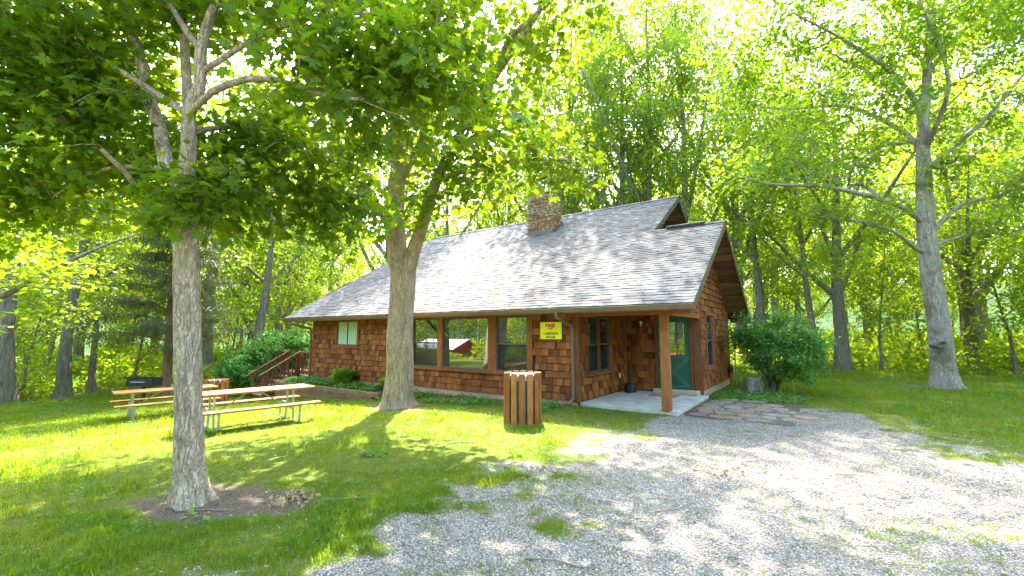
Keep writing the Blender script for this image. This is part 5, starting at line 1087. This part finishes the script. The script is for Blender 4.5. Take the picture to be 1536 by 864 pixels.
shrub('rounded dark green shrub on many bare stems at the right end of the house', 3.72, 5.75, [(0, 0, 1.45, .75), (-.6, .3, 1.35, .7), (.65, -.1, 1.4, .75), (.9, .5, 1.3, .65), (-.3, .8, 1.5, .7), (.3, -.5, 1.25, .6), (.4, .6, 1.65, .65), (-.9, .7, 1.4, .6), (.75, -.35, .95, .5), (1.1, .1, 1.0, .5), (.5, -.3, .7, .5), (1.2, .3, .75, .45), (-.3, -.1, .85, .5), (-1.15, .2, 1.6, .35), (.1, .1, 2.0, .4), (1.35, -.2, 1.2, .35), (.75, .2, 1.95, .3), (-.6, -.3, 1.9, .35), (.2, -.45, .55, .45), (-.2, -.5, .9, .45), (.95, -.4, .55, .4), (.6, -.7, .9, .45), (.9, -.2, 1.5, .6), (1.3, .4, 1.35, .5)], 18, 3, 125, 52, .08, 1.2, (.95, 1.22, .74))
shrub('wide bushy green shrub beside the wooden stairs at the left house end', -15.9, .1, [(0, 0, .9, 1.0), (-1.0, -.5, .8, .95), (.8, .8, 1.2, 1.0), (-1.2, .6, 1.1, .9), (.2, .9, 1.5, .9), (-.4, -.8, .6, .8), (1.4, 1.6, 1.5, .9), (-1.8, -.2, .6, .8), (-.5, .2, 1.45, .8), (.6, -.2, .5, .7)], 14, 4, 60, 55, .12, 1.5, (1.15, 1.5, 1.2))

# ================================================================ LOW PLANTS AND LITTER
r = np.random.RandomState(41)
# hostas in the bed
def hosta(label, x, y, z, n, size, seed):
    q = np.random.RandomState(seed); t = thing('hosta_plant', label, 'plant', (x, y, z)); S_ = [(0, 0, 0)]
    prof = [(0, .0), (.12, .12), (.26, .3), (.3, .5), (.2, .78), (0, 1)]; v, f = [], []
    for w, yy in prof: zz = .35 * math.sin(yy * 2.4) ; v += [(-w, yy, zz + w * .25), (0, yy, zz), (w, yy, zz + w * .25)]
    for k in range(len(prof) - 1): a = k * 3; f += [(a, a + 1, a + 4, a + 3), (a + 1, a + 2, a + 5, a + 4)]
    lm = MB().add(v, f).mesh('leaf', True); lm.materials.append(MT['leafh'])
    for k in range(n):
        o = bpy.data.objects.new('leaf', lm); COL.objects.link(o); o.parent = t; a = k * 2.4; o.location = (.09 * math.cos(a), .09 * math.sin(a), .02 + .15 * q.rand()); o.rotation_euler = (q.uniform(.1, .8), q.uniform(-.2, .2), a - 1.57); s = size * q.uniform(.7, 1.1); o.scale = (s, s, s)
hosta('big yellow green hosta in the raised bed under the small window', -9.0, -.42, -.15, 34, .62, 1)
hosta('hosta with few leaves in the bed close to the forked maple trunk', -6.75, -.4, -.15, 16, .42, 2)

# grass: tufts placed on the lawn
def tuft(seed, n, h_, w, spread, lean=.5):
    q = np.random.RandomState(seed); V_, F_ = [], []
    for k in range(n):
        a = q.rand() * 6.28; b = np.array((*(q.randn(2) * spread), -.01)); l = h_ * q.uniform(.5, 1.15); d = np.array((math.cos(a), math.sin(a), 0)); s_ = np.array((-d[1], d[0], 0)) * w * q.uniform(.7, 1.2); ln = lean * q.uniform(.1, 1.1)
        p1 = b + d * l * ln * .3 + np.array((0, 0, l * .6)); p2 = b + d * l * ln + np.array((0, 0, l * (1 - .3 * ln))); i = len(V_)
        V_ += [b - s_, b + s_, p1 + s_ * .8, p1 - s_ * .8, p2]; F_ += [(i, i + 1, i + 2), (i, i + 2, i + 3), (i + 3, i + 2, i + 4)]
    m = fastmesh('grass_tuft', np.array(V_), np.array(F_)); m.materials.append(MT['grass']); return m
def clover(seed, n, size):
    q = np.random.RandomState(seed); c = np.column_stack([q.randn(n, 2) * .06, q.uniform(.015, .06, n)]); m = leaves_mesh('clover', 'leaf', c, frames(n, unit(q.randn(n, 3) * (1, 1, .1)), q, 1.5, .0), size * q.uniform(.6, 1.2, n)); m.materials.append(MT['leafs']); return m
def place(n, x0, x1, y0, y1): return r.uniform(x0, x1, n), r.uniform(y0, y1, n)
def in_house(x, y): return ((x > -12.4) & (x < .03) & (y > -.95) & (y < 14.3) & ((y > .05) | (x < -6.3))) | ((x > -.02) & (x < 2.38) & (y > .03) & (y < 8.1)) | ((x > -14.2) & (x < -11) & (y > -1.0) & (y < 3.4))
def visible(x, y, m=.06):
    u, v, z = view(np.column_stack([x, y, hgt(x, y)])); return (u > -m) & (u < 1 + m) & (v > .4) & (v < 1 + m * 1.5) & (z > .6)
PX, PY, PS, PI = [], [], [], []
for n, (x0, x1, y0, y1), dmin, dmax, s0, s1 in ((150000, (-7, 9, -10.5, -1), 0, 6.2, .45, .8), (130000, (-18, 14, -10, 16), 6.2, 12.5, .6, 1.0), (120000, (-27, 22, -11, 20), 12.5, 34, 1.0, 1.7)):
    x, y = place(n, x0, x1, y0, y1); d = np.hypot(x - CAM[0], y - CAM[1]); k = visible(x, y) & (d >= dmin) & (d < dmax) & ~in_house(x, y); x, y, d = x[k], y[k], d[k]
    g, di = gravel_mask(x, y), dirt_mask(x, y); clump = fbm(x, y, 2.2)
    dens = sstep(.72, .28, g) * (1 - .93 * sstep(.4, .62, di)) * (.35 + .65 * sstep(.3, .55, clump)); dens = np.maximum(dens, .3 * sstep(.47, .6, clump) * (g > .4)); dens[(x > 2.36) & (x < 4.3) & (y > .2) & (y < 3.4)] = .55
    k = r.rand(len(x)) < dens; x, y, g, di = x[k], y[k], g[k], di[k]; s = r.uniform(s0, s1, len(x)) * (1 - .45 * sstep(.25, .5, g)) * (1 - .3 * sstep(.3, .6, di)) * (.75 + .6 * sstep(.45, .65, fbm(x + 7, y, .9)))
    PX.append(x); PY.append(y); PS.append(s); PI.append(np.where(r.rand(len(x)) < .05, 4, r.randint(0, 4, len(x))))
x, y, s, i = map(np.concatenate, (PX, PY, PS, PI)); n = len(x)
scatter('grass', np.column_stack([x, y, ground_z(x, y)]), np.column_stack([r.randn(n) * .12, r.randn(n) * .12, r.rand(n) * 6.28]), s, i, [(tuft(1, 13, .085, .0028, .035), None), (tuft(2, 15, .07, .0026, .045, .8), None), (tuft(3, 11, .13, .0032, .035), None), (tuft(4, 14, .06, .003, .05, .9), None), (clover(5, 16, .035), None)], label='short green lawn grass with clover', cat='grass')
# clover and weeds by the foundation, leaning over the bed
x1, y1 = place(330, -6.2, -.3, -1.2, -.3); x2, y2 = place(260, -12.2, -7.2, -.8, -.1); x3, y3 = place(160, 2.4, 4.6, 3.2, 5.4); x, y = np.concatenate([x1, x2, x3]), np.concatenate([y1, y2, y3]); n = len(x)
k = fbm(x, y, 1.7) > .42; x, y = x[k], y[k]; n = len(x); z = np.where((x < -6.3), -.15, ground_z(x, y))
scatter('ground_cover', np.column_stack([x, y, z]), np.column_stack([np.zeros((n, 2)), r.rand(n) * 6.28]), r.uniform(.8, 2.2, n) * np.where(x < -6.3, 1.5, 1.0), r.randint(0, 2, n), [(clover(8, 22, .05), None), (clover(9, 16, .065), None)], label='low leafy weeds along the foot of the house wall', cat='ground cover')

# gravel stones
def rock(seed):
    q = np.random.RandomState(seed); t_ = (1 + 5 ** .5) / 2; v = unit(np.array([(-1, t_, 0), (1, t_, 0), (-1, -t_, 0), (1, -t_, 0), (0, -1, t_), (0, 1, t_), (0, -1, -t_), (0, 1, -t_), (t_, 0, -1), (t_, 0, 1), (-t_, 0, -1), (-t_, 0, 1)])) * q.uniform(.65, 1.15, (12, 1)) * np.array((1, q.uniform(.6, .9), q.uniform(.4, .7)))
    f = [(0, 11, 5), (0, 5, 1), (0, 1, 7), (0, 7, 10), (0, 10, 11), (1, 5, 9), (5, 11, 4), (11, 10, 2), (10, 7, 6), (7, 1, 8), (3, 9, 4), (3, 4, 2), (3, 2, 6), (3, 6, 8), (3, 8, 9), (4, 9, 5), (2, 4, 11), (6, 2, 10), (8, 6, 7), (9, 8, 1)]; m = fastmesh('pebble', v, np.array(f)); m.materials.append(MT['pebble']); return m
PX, PY, PS = [], [], []
for n, box, dmin, dmax, s0, s1 in ((230000, (0, 9, -9, -2), 0, 6.5, .006, .015), (230000, (0, 16, -8, 4), 6.5, 13, .008, .016)):
    x, y = place(n, *box); d = np.hypot(x - CAM[0], y - CAM[1]); k = visible(x, y) & (d >= dmin) & (d < dmax) & ~in_house(x, y); x, y = x[k], y[k]; g = gravel_mask(x, y); di = dirt_mask(x, y)
    k = r.rand(len(x)) < np.maximum(sstep(.38, .7, g) * (.4 + .6 * sstep(.3, .5, fbm(x + 50, y, 3))), .02); x, y = x[k], y[k]; PX.append(x); PY.append(y); PS.append(s0 + (s1 - s0) * r.rand(len(x)) ** 1.8)
x, y, s = map(np.concatenate, (PX, PY, PS)); n = len(x)
scatter('gravel', np.column_stack([x, y, ground_z(x, y) + s * .15]), r.rand(n, 3) * (.6, .6, 6.28), s, r.randint(0, 5, n), [(rock(k), None) for k in range(5)], label='loose pale limestone gravel of the drive', cat='gravel')

# dead leaves and chips scattered on drive and dirt
def twiglet(seed):
    m = MB().tube([(-1.2, 0, .05), (-.2, .12, .12), (.7, -.05 + .2 * seed, .08), (1.3, .1, .04)], [.07, .08, .06, .03], 4).mesh('twiglet'); m.materials.append(MT['twigdark']); return m
MT['twigdark'] = flat('twig_dark', (.12, .085, .06), .95, .3, 0, 20)
def dleaf(seed):
    q = np.random.RandomState(seed); S_, T_ = leaf_shape('oak'); S_ = S_ * (1, 1, 1); S_[:, 2] += .18 * np.sin(S_[:, 1] * 5 + seed) + .3 * np.abs(S_[:, 0]); m = fastmesh('dead_leaf', S_, T_); m.materials.append(MT['deadleaf']); return m
x, y = place(60000, -8, 13, -9.5, 6); k = visible(x, y) & ~in_house(x, y); x, y = x[k], y[k]; w = .05 + .5 * sstep(.35, .6, dirt_mask(x, y)) + (.06 + .3 * sstep(.47, .62, fbm(x + 3, y + 8, 1.4))) * (gravel_mask(x, y) > .35); k = r.rand(len(x)) < w; x, y = x[k], y[k]; n = len(x)
scatter('leaf_litter', np.column_stack([x, y, ground_z(x, y) + .006]), np.column_stack([r.randn(n, 2) * .3, r.rand(n) * 6.28]), r.uniform(.012, .045, n), r.randint(0, 5, n), [(dleaf(k), None) for k in range(3)] + [(twiglet(k), None) for k in range(2)], label='scattered brown leaf litter and bark chips', cat='leaf litter')
# three curled heaps of dead leaves
for label, x, y, rad, n in (('curled tan heap of dead leaves on dirt right of the front trunk', .3, -7.33, .2, 150), ('small curled brown dead leaves lying where lawn and gravel meet', 2.0, -4.95, .13, 30), ('scattered brown dead leaf clump in the middle of the drive', 3.9, -3.75, .3, 60), ('dark fallen leafy sprig lying in the grass before the forked maple', -.5, -5.75, .2, 46)):
    q = np.random.RandomState(n); S_, T_ = leaf_shape('oak'); c = np.column_stack([q.randn(n) * rad * .6 + x, q.randn(n) * rad * .42 + y, np.zeros(n)]); c[:, 2] = ground_z(c[:, 0], c[:, 1]) + q.uniform(.01, .09, n) * np.exp(-((c[:, 0] - x) ** 2 + (c[:, 1] - y) ** 2) / rad ** 2 / .8)
    m = leaves_mesh('leaf_heap', 'leaf' if n != 46 else 'oak', c, frames(n, unit(q.randn(n, 3)), q, .1, .0), q.uniform(.035, .085, n) * (1 if n != 46 else 1.5)); o = obj('leaf_heap' if n != 46 else 'fallen_sprig', m, 'deadleaf' if n != 46 else 'leafs'); tag(o, label, 'dead leaves' if n != 46 else 'sprig', kind='stuff')
# twigs
for label, pts in (('thin bent grey stick lying at the foot of the front trunk', [(-.42, -8.2), (-.25, -8.02), (-.08, -7.92), (.03, -7.84), (.07, -7.93)]), ('short grey stick in the grass right of the dead leaf heap', [(.55, -7.2), (.72, -7.0), (.86, -6.82)]), ('dark twig on the gravel left of the drive middle', [(3.55, -5.45), (3.72, -5.25), (3.8, -5.02), (3.8, -4.9)]), ('grey fallen stick lying in sunlit grass before the forked maple', [(-.1, -4.6), (.1, -4.42), (.28, -4.3)]), ('thin twig across the near gravel', [(3.0, -6.95), (3.2, -6.85), (3.42, -6.85), (3.55, -6.78)]), ('dark twig in the near right gravel', [(5.2, -6.4), (5.32, -6.25), (5.52, -6.2)])):
    P_ = [(x, y, float(ground_z(x, y)) + .012 + .004 * (k % 2)) for k, (x, y) in enumerate(pts)]; n_ = len(P_); mb = MB().tube(P_, [.005 * (1 - .6 * k / n_) + .002 for k in range(n_)], 6)
    a = np.array(P_[1]); mb.tube([a, a + (.07, -.03, .012), a + (.13, -.02, .006)], [.003, .0025, .0015], 5); tag(obj('twig', mb, 'twig'), label, 'twig')
# leafy weed in the near right gravel
q = np.random.RandomState(5)
for label, x, y, n in (('yellow green broadleaf weed in the near right gravel', 5.55, -6.95, 14), ('small bright weed in the bare dirt before the front trunk', -.02, -8.15, 6), ('patch of pale sage green weed at the right picture edge on the lawn', 9.1, 3.4, 60)):
    c = np.column_stack([q.randn(n) * .05 * (1 + n / 30) + x, q.randn(n) * .05 * (1 + n / 30) + y, np.zeros(n)]); c[:, 2] = ground_z(c[:, 0], c[:, 1]) + q.uniform(.02, .06 + n / 400, n)
    tag(obj('weed', leaves_mesh('weed', 'leaf', c, frames(n, unit(q.randn(n, 3) * (1, 1, .2)), q, 1.4, .0), q.uniform(.05, .1, n)), 'leafh' if n < 40 else 'leafc'), label, 'weed')
